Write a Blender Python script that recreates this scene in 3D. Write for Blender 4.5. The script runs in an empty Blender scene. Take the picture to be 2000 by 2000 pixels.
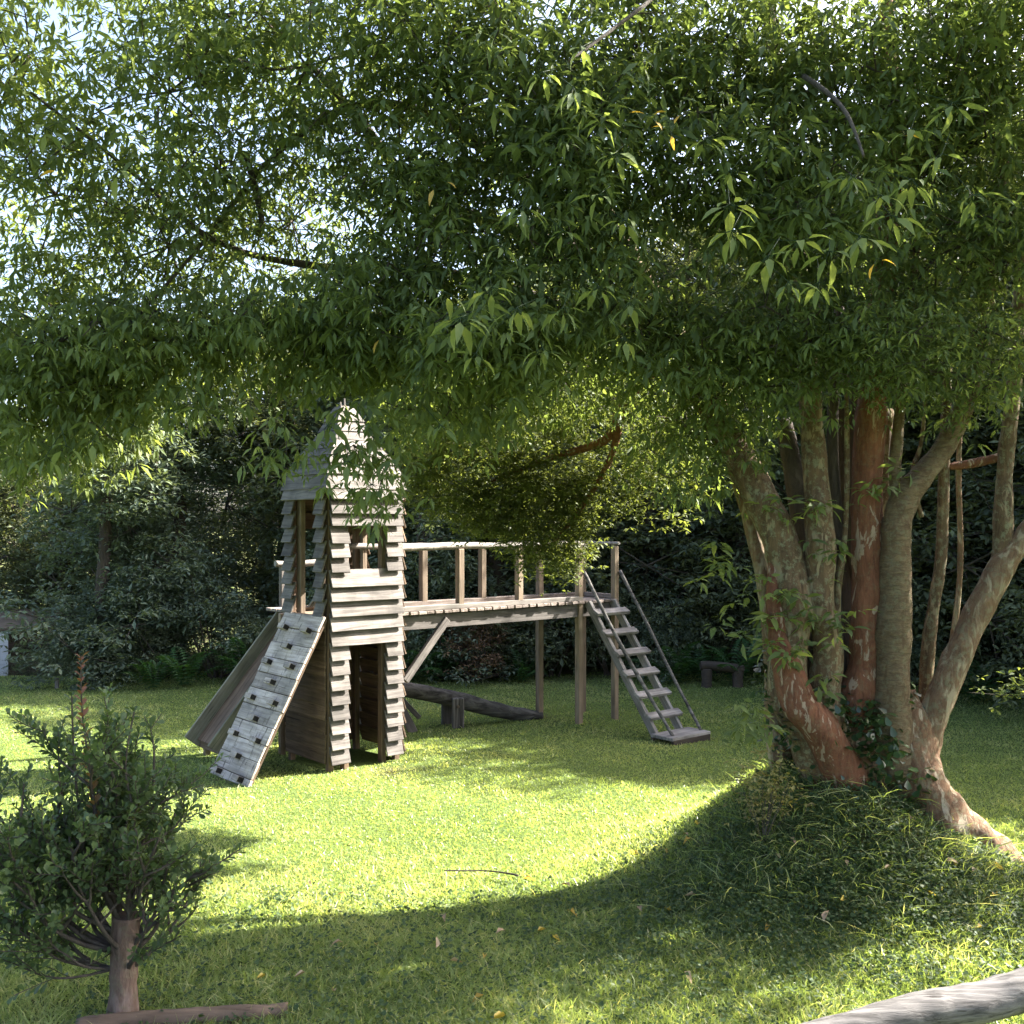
import bpy, bmesh, math, random
import numpy as np
from mathutils import Vector, Matrix, noise as mnoise

random.seed(7); rng = np.random.default_rng(7)
scene = bpy.context.scene
COL = scene.collection

# ------------------------------------------------------------------ camera, sky, sun, exposure
CAM_H = 2.2
cam_data = bpy.data.cameras.new('camera')
cam = bpy.data.objects.new('camera', cam_data); COL.objects.link(cam)
cam.location = (0, 0, CAM_H); cam.rotation_euler = (math.radians(90), 0, 0)
cam_data.sensor_width = 36; cam_data.lens = 36.0; cam_data.shift_y = 0.015
cam_data.clip_start = 0.05; cam_data.clip_end = 3000
scene.camera = cam

SUN = Vector((0.129, 0.047, 0.102)).normalized()          # towards the sun: right, a little behind the scene
SUN_EL = math.asin(SUN.z); SUN_AZ = math.atan2(SUN.x, SUN.y)
world = bpy.data.worlds.new('World'); scene.world = world; world.use_nodes = True
nt = world.node_tree
sky = nt.nodes.new('ShaderNodeTexSky'); sky.sky_type = 'NISHITA'; sky.sun_disc = False
sky.sun_elevation = SUN_EL; sky.sun_rotation = SUN_AZ
sky.dust_density = 4.5; sky.air_density = 0.85
bg = nt.nodes['Background']; bg.inputs['Strength'].default_value = 0.082
nt.links.new(sky.outputs[0], bg.inputs['Color'])

sl = bpy.data.lights.new('sun', 'SUN'); sl.energy = 5.0; sl.angle = math.radians(0.5); sl.color = (1.0, 0.95, 0.86)
so = bpy.data.objects.new('sun', sl); COL.objects.link(so)
so.rotation_euler = (-SUN).to_track_quat('-Z', 'Y').to_euler()

scene.view_settings.view_transform = 'Standard'; scene.view_settings.look = 'None'
scene.view_settings.exposure = 3.12; scene.view_settings.gamma = 1.0
scene.view_settings.use_curve_mapping = False
scene.cycles.max_bounces = 8; scene.cycles.diffuse_bounces = 4; scene.cycles.transmission_bounces = 4
scene.cycles.use_denoising = True
try: scene.cycles.denoiser = 'OPENIMAGEDENOISE'
except Exception: pass

def P(px, py, Y):
    """a point seen at photograph pixel (px, py) of 2000, Y metres away"""
    return Vector(((px-1000)/2000*Y, Y, CAM_H-(py-1030)/2000*Y))

# ------------------------------------------------------------------ helpers
def tag(o, label=None, cat=None, group=None, kind=None):
    if label: o['label'] = label
    if cat: o['category'] = cat
    if group: o['group'] = group
    if kind: o['kind'] = kind
    return o

def obj(name, me, mat=None, parent=None, M=None):
    o = bpy.data.objects.new(name, me); COL.objects.link(o)
    if mat is not None and len(me.materials) == 0: me.materials.append(mat)
    if M is not None: o.matrix_world = M
    if parent is not None:
        o.parent = parent
        o.matrix_parent_inverse = ROOT.get(parent.name, Matrix()).inverted()
    if M is not None: ROOT[o.name] = M.copy()
    return o
ROOT = {}

def empty(name, loc=(0, 0, 0)):
    o = bpy.data.objects.new(name, None); COL.objects.link(o); o.location = loc
    o.empty_display_size = 0.2
    ROOT[o.name] = Matrix.Translation(loc)
    return o

def np_mesh(name, V, loops, totals, tint=None):
    me = bpy.data.meshes.new(name)
    me.vertices.add(len(V)); me.vertices.foreach_set('co', np.ascontiguousarray(V, dtype=np.float32).ravel())
    me.loops.add(len(loops)); me.loops.foreach_set('vertex_index', np.ascontiguousarray(loops, dtype=np.int32))
    me.polygons.add(len(totals))
    st = np.concatenate([[0], np.cumsum(totals)[:-1]]).astype(np.int32)
    me.polygons.foreach_set('loop_start', st); me.polygons.foreach_set('loop_total', np.asarray(totals, dtype=np.int32))
    me.update(calc_edges=True)
    if tint is not None:
        a = me.attributes.new('tint', 'FLOAT', 'POINT'); a.data.foreach_set('value', np.asarray(tint, dtype=np.float32))
    return me

T8_V = np.array([(0,0,0),(.33,0,.015),(.68,0,-.03),(1,0,-.14),(.33,.5,.05),(.66,.38,.01),(.33,-.5,.05),(.66,-.38,.01)])
T8_F = [(0,1,4),(4,1,2,5),(5,2,3),(0,6,1),(6,7,2,1),(7,3,2)]
T6_V = np.array([(0,0,0),(.5,0,.0),(1,0,-.12),(.42,.5,.05),(.42,-.5,.05)])
T6_F = [(0,1,3),(3,1,2),(0,4,1),(4,2,1)]
T4_V = np.array([(0,0,0),(.5,.5,.08),(1,0,-.06),(.5,-.5,.08)])
T4_F = [(0,2,1),(0,3,2)]
OB_V = np.array([(0,0,0),(.45,.36,.05),(.8,.5,.05),(1,0,-.03),(.8,-.5,.05),(.45,-.36,.05)])
OB_F = [(0,3,2,1),(0,5,4,3)]
GB_V = np.array([(0,.5,0),(0,-.5,0),(.55,.33,0),(.55,-.33,0),(1,0,0)])
GB_F = [(0,1,3,2),(2,3,4)]

def leaf_mesh(name, O, D, N, L, W, tint, tv, tf, bend=None):
    n = len(O)
    D = D/np.linalg.norm(D, axis=1, keepdims=True)
    S = np.cross(N, D); S /= np.maximum(np.linalg.norm(S, axis=1, keepdims=True), 1e-6)
    N2 = np.cross(D, S)
    k = len(tv)
    x = tv[:,0][None,:,None]; y = tv[:,1][None,:,None]; z = tv[:,2][None,:,None]
    V = O[:,None,:] + D[:,None,:]*x*L[:,None,None] + S[:,None,:]*y*W[:,None,None] + N2[:,None,:]*z*L[:,None,None]
    if bend is not None:
        V = V + bend[:,None,:]*(x**2)*L[:,None,None]
    fl = np.array([i for f in tf for i in f]); ft = np.array([len(f) for f in tf])
    loops = (np.arange(n)[:,None]*k + fl[None,:]).ravel()
    return np_mesh(name, V.reshape(-1,3), loops, np.tile(ft, n), np.repeat(tint, k))

def sprig_leaves(hubs, k, L0, droop, wl, tint0, axis_spread=.5, pet=.35):
    """whorls of k drooping leaves round every hub"""
    n = len(hubs)
    az = rng.uniform(0, 2*np.pi, (n,1)) + np.arange(k)[None,:]*2*np.pi/k + rng.normal(0,.25,(n,k))
    el = -droop + rng.normal(0,.35,(n,k))
    D = np.stack([np.cos(az)*np.cos(el), np.sin(az)*np.cos(el), np.sin(el)], -1)
    tilt = rng.normal(0, axis_spread, (n,1,3)); tilt[:,:,2] *= .3
    D = D + tilt*.5; D /= np.linalg.norm(D, axis=2, keepdims=True)
    L = (L0*rng.uniform(.65,1.25,(n,1))*rng.uniform(.75,1.15,(n,k)))
    O = hubs[:,None,:] + D*(L*pet*rng.uniform(.3,1.2,(n,k)))[:,:,None]
    N = np.array([0,0,1.0]) + rng.normal(0,.35,(n,k,3))
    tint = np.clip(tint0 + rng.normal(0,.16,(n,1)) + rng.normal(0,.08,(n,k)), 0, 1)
    return O.reshape(-1,3), D.reshape(-1,3), N.reshape(-1,3), L.ravel(), L.ravel()*wl*rng.uniform(.85,1.15,n*k), tint.ravel()

def cat_leaves(parts): return [np.concatenate([p[i] for p in parts]) for i in range(6)]

def prisms(name, P0, P1, r0, r1, sides=4):
    """thin straight twigs"""
    P0 = np.asarray(P0, float); P1 = np.asarray(P1, float); n = len(P0)
    D = P1-P0; D /= np.maximum(np.linalg.norm(D, axis=1, keepdims=True), 1e-6)
    A = np.cross(D, np.array([.31,.52,.8])); A /= np.maximum(np.linalg.norm(A, axis=1, keepdims=True), 1e-6); B = np.cross(D, A)
    ang = np.arange(sides)*2*np.pi/sides
    ring = A[:,None,:]*np.cos(ang)[None,:,None] + B[:,None,:]*np.sin(ang)[None,:,None]
    r0 = np.broadcast_to(r0, n)[:,None,None]; r1 = np.broadcast_to(r1, n)[:,None,None]
    V = np.concatenate([P0[:,None,:]+ring*r0, P1[:,None,:]+ring*r1], 1)
    F = [(i, (i+1)%sides, sides+(i+1)%sides, sides+i) for i in range(sides)]
    fl = np.array(F).ravel()
    loops = (np.arange(n)[:,None]*2*sides + fl[None,:]).ravel()
    return np_mesh(name, V.reshape(-1,3), loops, np.full(n*sides, 4))

def smooth_path(pts, rad, sub=6):
    pts = [Vector(p) for p in pts]; out = []; rr = []
    n = len(pts)
    for i in range(n-1):
        p0 = pts[max(i-1,0)]; p1 = pts[i]; p2 = pts[i+1]; p3 = pts[min(i+2,n-1)]
        for j in range(sub):
            t = j/sub
            out.append(0.5*((2*p1)+(p2-p0)*t+(2*p0-5*p1+4*p2-p3)*t*t+(3*p1-p0-3*p2+p3)*t**3))
            rr.append(rad[i]*(1-t)+rad[i+1]*t)
    out.append(pts[-1]); rr.append(rad[-1])
    return out, rr

def tube_mesh(name, pts, rad, seg=12, rough=.08, nf=6.0, sub=6, flat=None):
    pts, rad = smooth_path(pts, rad, sub)
    V = []; n = len(pts)
    t0 = (pts[1]-pts[0]).normalized(); a = t0.orthogonal().normalized()
    off = Vector((random.random()*50, random.random()*50, random.random()*50))
    for i, p in enumerate(pts):
        t = (pts[min(i+1,n-1)]-pts[max(i-1,0)]).normalized()
        a = (a - a.dot(t)*t).normalized(); b = t.cross(a)
        for j in range(seg):
            th = 2*math.pi*j/seg
            d = a*math.cos(th)+b*math.sin(th)
            q = p + d*rad[i]
            f = 1 + rough*1.6*mnoise.noise(q*nf+off) + rough*.9*mnoise.noise(q*nf*3.1+off)
            V.append(p + d*rad[i]*f)
    F = []
    for i in range(n-1):
        for j in range(seg):
            k = (j+1)%seg
            F.append((i*seg+j, i*seg+k, (i+1)*seg+k, (i+1)*seg+j))
    F.append(tuple(range(seg-1,-1,-1))); F.append(tuple((n-1)*seg+j for j in range(seg)))
    me = bpy.data.meshes.new(name); me.from_pydata(V, [], F); me.update()
    me.polygons.foreach_set('use_smooth', [True]*(len(F)-2)+[False]*2)
    return me

def box_mesh(name, lx, ly, lz, bev=.004, warp=.0, taper=None):
    """box centred on the origin, length along x"""
    bm = bmesh.new(); bmesh.ops.create_cube(bm, size=1)
    for v in bm.verts:
        v.co = Vector((v.co.x*lx, v.co.y*ly, v.co.z*lz))
        if taper:
            pass
        if warp: v.co += Vector((random.uniform(-1,1)*warp*1.5, random.uniform(-1,1)*warp, random.uniform(-1,1)*warp))
    if bev: bmesh.ops.bevel(bm, geom=list(bm.edges), offset=bev, segments=1, affect='EDGES')
    me = bpy.data.meshes.new(name); bm.to_mesh(me); bm.free()
    return me

def frame(o, x, z):
    x = Vector(x).normalized(); z = Vector(z); z = (z-z.dot(x)*x).normalized(); y = z.cross(x)
    M = Matrix((x, y, z)).transposed().to_4x4(); M.translation = Vector(o); return M

def beam(name, a, b, w, t, up, mat, parent, bev=.004, warp=.0015):
    """square timber from a to b; t measured along up, w across"""
    a = Vector(a); b = Vector(b)
    return obj(name, box_mesh(name, (b-a).length, w, t, bev, warp), mat, parent, frame((a+b)/2, b-a, up))

# ------------------------------------------------------------------ materials
def new_mat(name):
    m = bpy.data.materials.new(name); m.use_nodes = True
    n = m.node_tree.nodes; return m, m.node_tree, n, n['Principled BSDF'], n['Material Output']

def N_(t, kind, **kw):
    n = t.nodes.new(kind)
    for k, v in kw.items():
        if k in n.inputs: n.inputs[k].default_value = v
        else: setattr(n, k, v)
    return n

def ramp(t, stops):
    r = t.nodes.new('ShaderNodeValToRGB'); e = r.color_ramp.elements
    while len(e) < len(stops): e.new(.5)
    for i, (p, c) in enumerate(stops): e[i].position = p; e[i].color = (*c, 1) if len(c) == 3 else c
    return r

def leaf_mat(name, dark, mid, light, trans=.35, rough=.35, spec=.4, gain=1.3):
    m, t, n, b, out = new_mat(name)
    at = N_(t, 'ShaderNodeAttribute', attribute_name='tint')
    r = ramp(t, [(0., dark), (.5, mid), (1., light)]); t.links.new(at.outputs['Fac'], r.inputs[0])
    t.links.new(r.outputs[0], b.inputs['Base Color'])
    b.inputs['Roughness'].default_value = rough; b.inputs['Specular IOR Level'].default_value = spec
    tr = N_(t, 'ShaderNodeBsdfTranslucent')
    mul = N_(t, 'ShaderNodeMix', data_type='RGBA', blend_type='MULTIPLY'); mul.inputs[0].default_value = 1
    t.links.new(r.outputs[0], mul.inputs[6]); mul.inputs[7].default_value = (1.5*gain, 1.42*gain, .60*gain, 1)
    t.links.new(mul.outputs[2], tr.inputs['Color'])
    mx = N_(t, 'ShaderNodeMixShader'); mx.inputs[0].default_value = trans
    t.links.new(b.outputs[0], mx.inputs[1]); t.links.new(tr.outputs[0], mx.inputs[2]); t.links.new(mx.outputs[0], out.inputs[0])
    return m

M_CANOPY = leaf_mat('leaf_canopy', (.055,.078,.036), (.096,.132,.054), (.165,.20,.072), .45, .6, .22)
M_SMALL = leaf_mat('leaf_small', (.055,.068,.026), (.095,.118,.040), (.15,.17,.055), .40, .6, .22)
M_YELLOW = leaf_mat('leaf_yellow', (.30,.20,.04), (.40,.26,.05), (.45,.35,.08), .35, .5)
M_FOREST = leaf_mat('leaf_forest', (.060,.082,.064), (.105,.138,.096), (.16,.195,.125), .28, .55, .3)
M_FOREST2 = leaf_mat('leaf_forest_olive', (.056,.068,.044), (.102,.122,.07), (.155,.175,.092), .3, .65, .2)
M_BUSH = leaf_mat('leaf_bush', (.042,.066,.03), (.072,.11,.045), (.12,.165,.06), .35, .45)
M_SHOOT = leaf_mat('leaf_shoot', (.12,.05,.03), (.20,.09,.055), (.24,.16,.06), .35, .45)
M_DRY = leaf_mat('leaf_dry', (.06,.035,.02), (.13,.08,.05), (.22,.15,.09), .2, .7, .2)
M_FERN = leaf_mat('leaf_fern', (.02,.05,.015), (.035,.085,.025), (.06,.12,.03), .3, .5)
M_IVY = leaf_mat('leaf_ivy', (.012,.026,.010), (.028,.055,.018), (.07,.10,.03), .25, .28, .5)
M_GRASS = leaf_mat('grass_blade', (.095,.140,.050), (.185,.240,.092), (.36,.36,.20), .5, .42, .5, 1.4)
M_WEED = leaf_mat('weed_leaf', (.022,.042,.016), (.042,.072,.026), (.09,.11,.04), .3, .6, .25)

def ground_mat():
    m, t, n, b, out = new_mat('lawn_ground')
    co = N_(t, 'ShaderNodeTexCoord')
    n1 = N_(t, 'ShaderNodeTexNoise', Scale=1.1, Detail=4.0); n2 = N_(t, 'ShaderNodeTexNoise', Scale=38.0, Detail=6.0, Roughness=.7)
    n3 = N_(t, 'ShaderNodeTexNoise', Scale=5.0, Detail=5.0)
    for x in (n1, n2, n3): t.links.new(co.outputs['Object'], x.inputs['Vector'])
    r1 = ramp(t, [(.3, (.075,.115,.035)), (.7, (.11,.15,.045))]); t.links.new(n1.outputs[0], r1.inputs[0])
    r2 = ramp(t, [(.35, (.35,.35,.3)), (.65, (1.25,1.2,1.0))]); t.links.new(n2.outputs[0], r2.inputs[0])
    mu = N_(t, 'ShaderNodeMix', data_type='RGBA', blend_type='MULTIPLY'); mu.inputs[0].default_value = .9
    t.links.new(r1.outputs[0], mu.inputs[6]); t.links.new(r2.outputs[0], mu.inputs[7])
    # bare earth round the foot of the tree and in worn spots
    at = N_(t, 'ShaderNodeAttribute', attribute_name='tint')
    r3 = ramp(t, [(.40, (0,0,0)), (.62, (1,1,1))]); t.links.new(n3.outputs[0], r3.inputs[0])
    ad = N_(t, 'ShaderNodeMath', operation='MULTIPLY'); t.links.new(at.outputs['Fac'], ad.inputs[0]); t.links.new(r3.outputs[0], ad.inputs[1])
    mx = N_(t, 'ShaderNodeMix', data_type='RGBA'); t.links.new(ad.outputs[0], mx.inputs[0]); t.links.new(mu.outputs[2], mx.inputs[6])
    mx.inputs[7].default_value = (.07,.048,.03,1)
    t.links.new(mx.outputs[2], b.inputs['Base Color']); b.inputs['Roughness'].default_value = .95; b.inputs['Specular IOR Level'].default_value = .1
    bp = N_(t, 'ShaderNodeBump', Strength=.8, Distance=.03); t.links.new(n2.outputs[0], bp.inputs['Height']); t.links.new(bp.outputs[0], b.inputs['Normal'])
    return m

def wood_mat(name, c1, c2, streak=.5, stain=0., rough=.8, sc=1.0, green=0.):
    m, t, n, b, out = new_mat(name)
    co = N_(t, 'ShaderNodeTexCoord'); oi = N_(t, 'ShaderNodeObjectInfo')
    sc_ = N_(t, 'ShaderNodeMath', operation='MULTIPLY'); sc_.inputs[1].default_value = 37.0; t.links.new(oi.outputs['Random'], sc_.inputs[0])
    ad = N_(t, 'ShaderNodeVectorMath', operation='ADD'); t.links.new(co.outputs['Object'], ad.inputs[0]); t.links.new(sc_.outputs[0], ad.inputs[1])
    mp = N_(t, 'ShaderNodeMapping'); mp.inputs['Scale'].default_value = (2.2*sc, 34*sc, 34*sc); t.links.new(ad.outputs[0], mp.inputs['Vector'])
    g = N_(t, 'ShaderNodeTexNoise', Scale=1.0, Detail=7.0, Roughness=.65, Distortion=.6); t.links.new(mp.outputs[0], g.inputs['Vector'])
    big = N_(t, 'ShaderNodeTexNoise', Scale=4.5, Detail=4.0); t.links.new(ad.outputs[0], big.inputs['Vector'])
    r = ramp(t, [(.36, c1), (.62, c2)]); t.links.new(g.outputs[0], r.inputs[0])
    v = N_(t, 'ShaderNodeMapRange'); v.inputs['To Min'].default_value = .66; v.inputs['To Max'].default_value = 1.2; t.links.new(oi.outputs['Random'], v.inputs['Value'])
    rb = ramp(t, [(.3, (.62,.62,.60)), (.62, (1.08,1.06,1.04))]); t.links.new(big.outputs[0], rb.inputs[0])
    m1 = N_(t, 'ShaderNodeMix', data_type='RGBA', blend_type='MULTIPLY'); m1.inputs[0].default_value = streak
    t.links.new(r.outputs[0], m1.inputs[6]); t.links.new(rb.outputs[0], m1.inputs[7])
    m2 = N_(t, 'ShaderNodeVectorMath', operation='SCALE'); t.links.new(m1.outputs[2], m2.inputs[0]); t.links.new(v.outputs[0], m2.inputs['Scale'])
    col = m2.outputs[0]
    mpc = N_(t, 'ShaderNodeMapping'); mpc.inputs['Scale'].default_value = (1.6*sc, 70*sc, 70*sc); t.links.new(ad.outputs[0], mpc.inputs['Vector'])
    cr = N_(t, 'ShaderNodeTexNoise', Scale=1.0, Detail=3.0, Roughness=.5, Distortion=.3); t.links.new(mpc.outputs[0], cr.inputs['Vector'])
    rc = ramp(t, [(.655, (1,1,1)), (.70, (.30,.28,.26))]); t.links.new(cr.outputs[0], rc.inputs[0])
    mc = N_(t, 'ShaderNodeMix', data_type='RGBA', blend_type='MULTIPLY'); mc.inputs[0].default_value = 1.0
    t.links.new(col, mc.inputs[6]); t.links.new(rc.outputs[0], mc.inputs[7]); col = mc.outputs[2]
    if stain:
        mp2 = N_(t, 'ShaderNodeMapping'); mp2.inputs['Scale'].default_value = (26, 5, 5); t.links.new(ad.outputs[0], mp2.inputs['Vector'])
        s = N_(t, 'ShaderNodeTexNoise', Scale=1.0, Detail=5.0, Roughness=.7); t.links.new(mp2.outputs[0], s.inputs['Vector'])
        rs = ramp(t, [(.55, (0,0,0)), (.68, (1,1,1))]); t.links.new(s.outputs[0], rs.inputs[0])
        k = N_(t, 'ShaderNodeMath', operation='MULTIPLY'); k.inputs[1].default_value = stain; t.links.new(rs.outputs[0], k.inputs[0])
        mx = N_(t, 'ShaderNodeMix', data_type='RGBA'); t.links.new(k.outputs[0], mx.inputs[0]); t.links.new(col, mx.inputs[6]); mx.inputs[7].default_value = (.035,.028,.024,1)
        col = mx.outputs[2]
    if green:
        s = N_(t, 'ShaderNodeTexNoise', Scale=7.0, Detail=5.0); t.links.new(ad.outputs[0], s.inputs['Vector'])
        rs = ramp(t, [(.5, (0,0,0)), (.7, (green,)*3)]); t.links.new(s.outputs[0], rs.inputs[0])
        mx = N_(t, 'ShaderNodeMix', data_type='RGBA'); t.links.new(rs.outputs[0], mx.inputs[0]); t.links.new(col, mx.inputs[6]); mx.inputs[7].default_value = (.17,.18,.10,1)
        col = mx.outputs[2]
    t.links.new(col, b.inputs['Base Color']); b.inputs['Roughness'].default_value = rough; b.inputs['Specular IOR Level'].default_value = .25
    bp = N_(t, 'ShaderNodeBump', Strength=.45, Distance=.006); t.links.new(g.outputs[0], bp.inputs['Height']); t.links.new(bp.outputs[0], b.inputs['Normal'])
    return m

W_GREY = wood_mat('wood_weathered_grey', (.072,.063,.058), (.168,.152,.142), 1.0, .25)
W_RAMP = wood_mat('wood_stained_grey', (.28,.235,.20), (.50,.435,.385), .9, .95)  # pale wood, lightened further to offset weak skylight on the shaded ramp
W_TAN = wood_mat('wood_tan', (.13,.095,.066), (.235,.18,.13), .7)
W_BROWN = wood_mat('wood_brown', (.085,.055,.036), (.165,.115,.078), .8)
W_DARK = wood_mat('wood_dark', (.04,.032,.026), (.08,.062,.05), .8)
W_LOG = wood_mat('wood_log_grey', (.025,.023,.022), (.135,.127,.12), 1.0, 0, .85, .6)
W_RAIL = wood_mat('wood_rail_pale', (.16,.14,.125), (.30,.275,.25), .9, 0, .8, .7)
W_SLIDE = wood_mat('wood_slide', (.15,.14,.10), (.27,.25,.19), .7, 0, .8, 1.0, .5)
W_LADDER = wood_mat('wood_ladder_pale', (.13,.12,.115), (.29,.272,.262), 1.0, .2)  # weathered paler than the tower, and lightened to brighten the shaded ladder
W_FENCE = wood_mat('wood_fence_grey', (.045,.042,.040), (.17,.16,.155), 1.0, 0, .85, 2.4)
W_DECK = wood_mat('wood_deck', (.12,.09,.075), (.26,.22,.195), 1.0, .4)
W_WHITE = wood_mat('paint_white', (.66,.66,.66), (.74,.74,.74), .3)

def bark_mat(name, base1, base2, patch, pa, pb, moss=0., bands=False):
    m, t, n, b, out = new_mat(name)
    co = N_(t, 'ShaderNodeTexCoord')
    mp = N_(t, 'ShaderNodeMapping'); mp.inputs['Scale'].default_value = (9, 9, 34) if bands else (14, 14, 3.5)
    t.links.new(co.outputs['Object'], mp.inputs['Vector'])
    g = N_(t, 'ShaderNodeTexNoise', Scale=1.6, Detail=9.0, Roughness=.75, Distortion=.9); t.links.new(mp.outputs[0], g.inputs['Vector'])
    r = ramp(t, [(.3, base1), (.7, base2)]); t.links.new(g.outputs[0], r.inputs[0])
    mp2 = N_(t, 'ShaderNodeMapping'); mp2.inputs['Scale'].default_value = (15, 15, 5.0); t.links.new(co.outputs['Object'], mp2.inputs['Vector'])
    p = N_(t, 'ShaderNodeTexNoise', Scale=1.0, Detail=5.0, Roughness=.6, Distortion=.8); t.links.new(mp2.outputs[0], p.inputs['Vector'])
    rp = ramp(t, [(pa, (0,0,0)), (pb, (.85,.85,.85))]); t.links.new(p.outputs[0], rp.inputs[0])
    mx = N_(t, 'ShaderNodeMix', data_type='RGBA'); t.links.new(rp.outputs[0], mx.inputs[0]); t.links.new(r.outputs[0], mx.inputs[6]); mx.inputs[7].default_value = (*patch, 1)
    col = mx.outputs[2]
    if moss:
        s = N_(t, 'ShaderNodeTexNoise', Scale=26.0, Detail=6.0, Roughness=.75); t.links.new(co.outputs['Object'], s.inputs['Vector'])
        rs = ramp(t, [(.50, (0,0,0)), (.60, (moss,)*3)]); t.links.new(s.outputs[0], rs.inputs[0])
        m3 = N_(t, 'ShaderNodeMix', data_type='RGBA'); t.links.new(rs.outputs[0], m3.inputs[0]); t.links.new(col, m3.inputs[6]); m3.inputs[7].default_value = (.20,.20,.12,1)
        col = m3.outputs[2]
    t.links.new(col, b.inputs['Base Color']); b.inputs['Roughness'].default_value = .85; b.inputs['Specular IOR Level'].default_value = .2
    bp = N_(t, 'ShaderNodeBump', Strength=1.0, Distance=.03); t.links.new(g.outputs[0], bp.inputs['Height']); t.links.new(bp.outputs[0], b.inputs['Normal'])
    return m
B_RED = bark_mat('bark_cinnamon', (.085,.032,.018), (.24,.10,.054), (.36,.27,.195), .585, .615, .2)
B_GREY = bark_mat('bark_lichen', (.048,.031,.018), (.185,.118,.064), (.28,.215,.13), .545, .60, .75)
B_BAND = bark_mat('bark_banded', (.065,.042,.024), (.24,.172,.098), (.11,.068,.038), .5, .60, .4, True)
B_PALE = bark_mat('bark_pale', (.085,.046,.027), (.24,.148,.086), (.36,.295,.195), .50, .60, .5)
B_TRUNK = bark_mat('bark_gnarled', (.06,.034,.020), (.23,.128,.070), (.40,.33,.235), .53, .60, .5)
B_DARK = bark_mat('bark_dark', (.035,.028,.022), (.09,.07,.055), (.12,.10,.08), .6, .7)
B_TWIG = bark_mat('bark_twig', (.05,.042,.034), (.12,.10,.082), (.12,.10,.08), .6, .7)

# ------------------------------------------------------------------ the ground
TREE = Vector((2.35, 6.55, 0))
def hgt(x, y):
    x = np.asarray(x, float); y = np.asarray(y, float)
    d2 = ((x-1.97)/.80)**2 + ((y-6.55)/.80)**2
    h = .72*np.exp(-d2*.8)
    h = h + .035*np.sin(x*.9+1.3)*np.sin(y*.7) + .012*np.sin(x*2.7)*np.sin(y*2.3+.6)
    fade = 1/(1+np.exp(-(y-16.8)*2.2))*1/(1+np.exp((x+6.5)*1.4))
    h = h - .95*fade
    return h
def hz(x, y): return float(hgt(x, y))

xs = np.unique(np.concatenate([np.arange(-12, 12.01, .16), np.linspace(12, 60, 25), -np.linspace(12, 60, 25), np.array([-1500,-600,-250,-120,120,250,600,1500])]))
ys = np.unique(np.concatenate([np.arange(0, 20.01, .16), np.linspace(20, 80, 40), np.array([-1500,-500,-150,-60,-25,-10,-4,120,250,600,1500])]))
GX, GY = np.meshgrid(xs, ys); GZ = hgt(GX, GY)
nx, ny = len(xs), len(ys)
idx = np.arange(nx*ny).reshape(ny, nx)
Q = np.stack([idx[:-1,:-1], idx[:-1,1:], idx[1:,1:], idx[1:,:-1]], -1).reshape(-1,4)
soil = np.exp(-(((GX-2.3)/1.15)**2+((GY-6.2)/.8)**2)*.9) + .9/(1+np.exp(-(GY-15.2)*2.5)) + .45*np.exp(-((GX+1.8)/.9)**2-((GY-4.7)/.6)**2)
for (gx, gy, ga, gr_) in ((-2.45,8.9,.8,.30),(-1.05,9.25,.7,.22),(1.75,10.6,.7,.3),(-.6,11.3,.5,.3),(.3,11.6,.6,.25)): soil += ga*np.exp(-((GX-gx)**2+(GY-gy)**2)/gr_**2)
g = np_mesh('lawn', np.stack([GX, GY, GZ], -1).reshape(-1,3), Q.ravel(), np.full(len(Q), 4), np.clip(soil, 0, 1).ravel())
g.polygons.foreach_set('use_smooth', [True]*len(Q))
lawn = obj('lawn', g, ground_mat()); tag(lawn, kind='structure')

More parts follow.
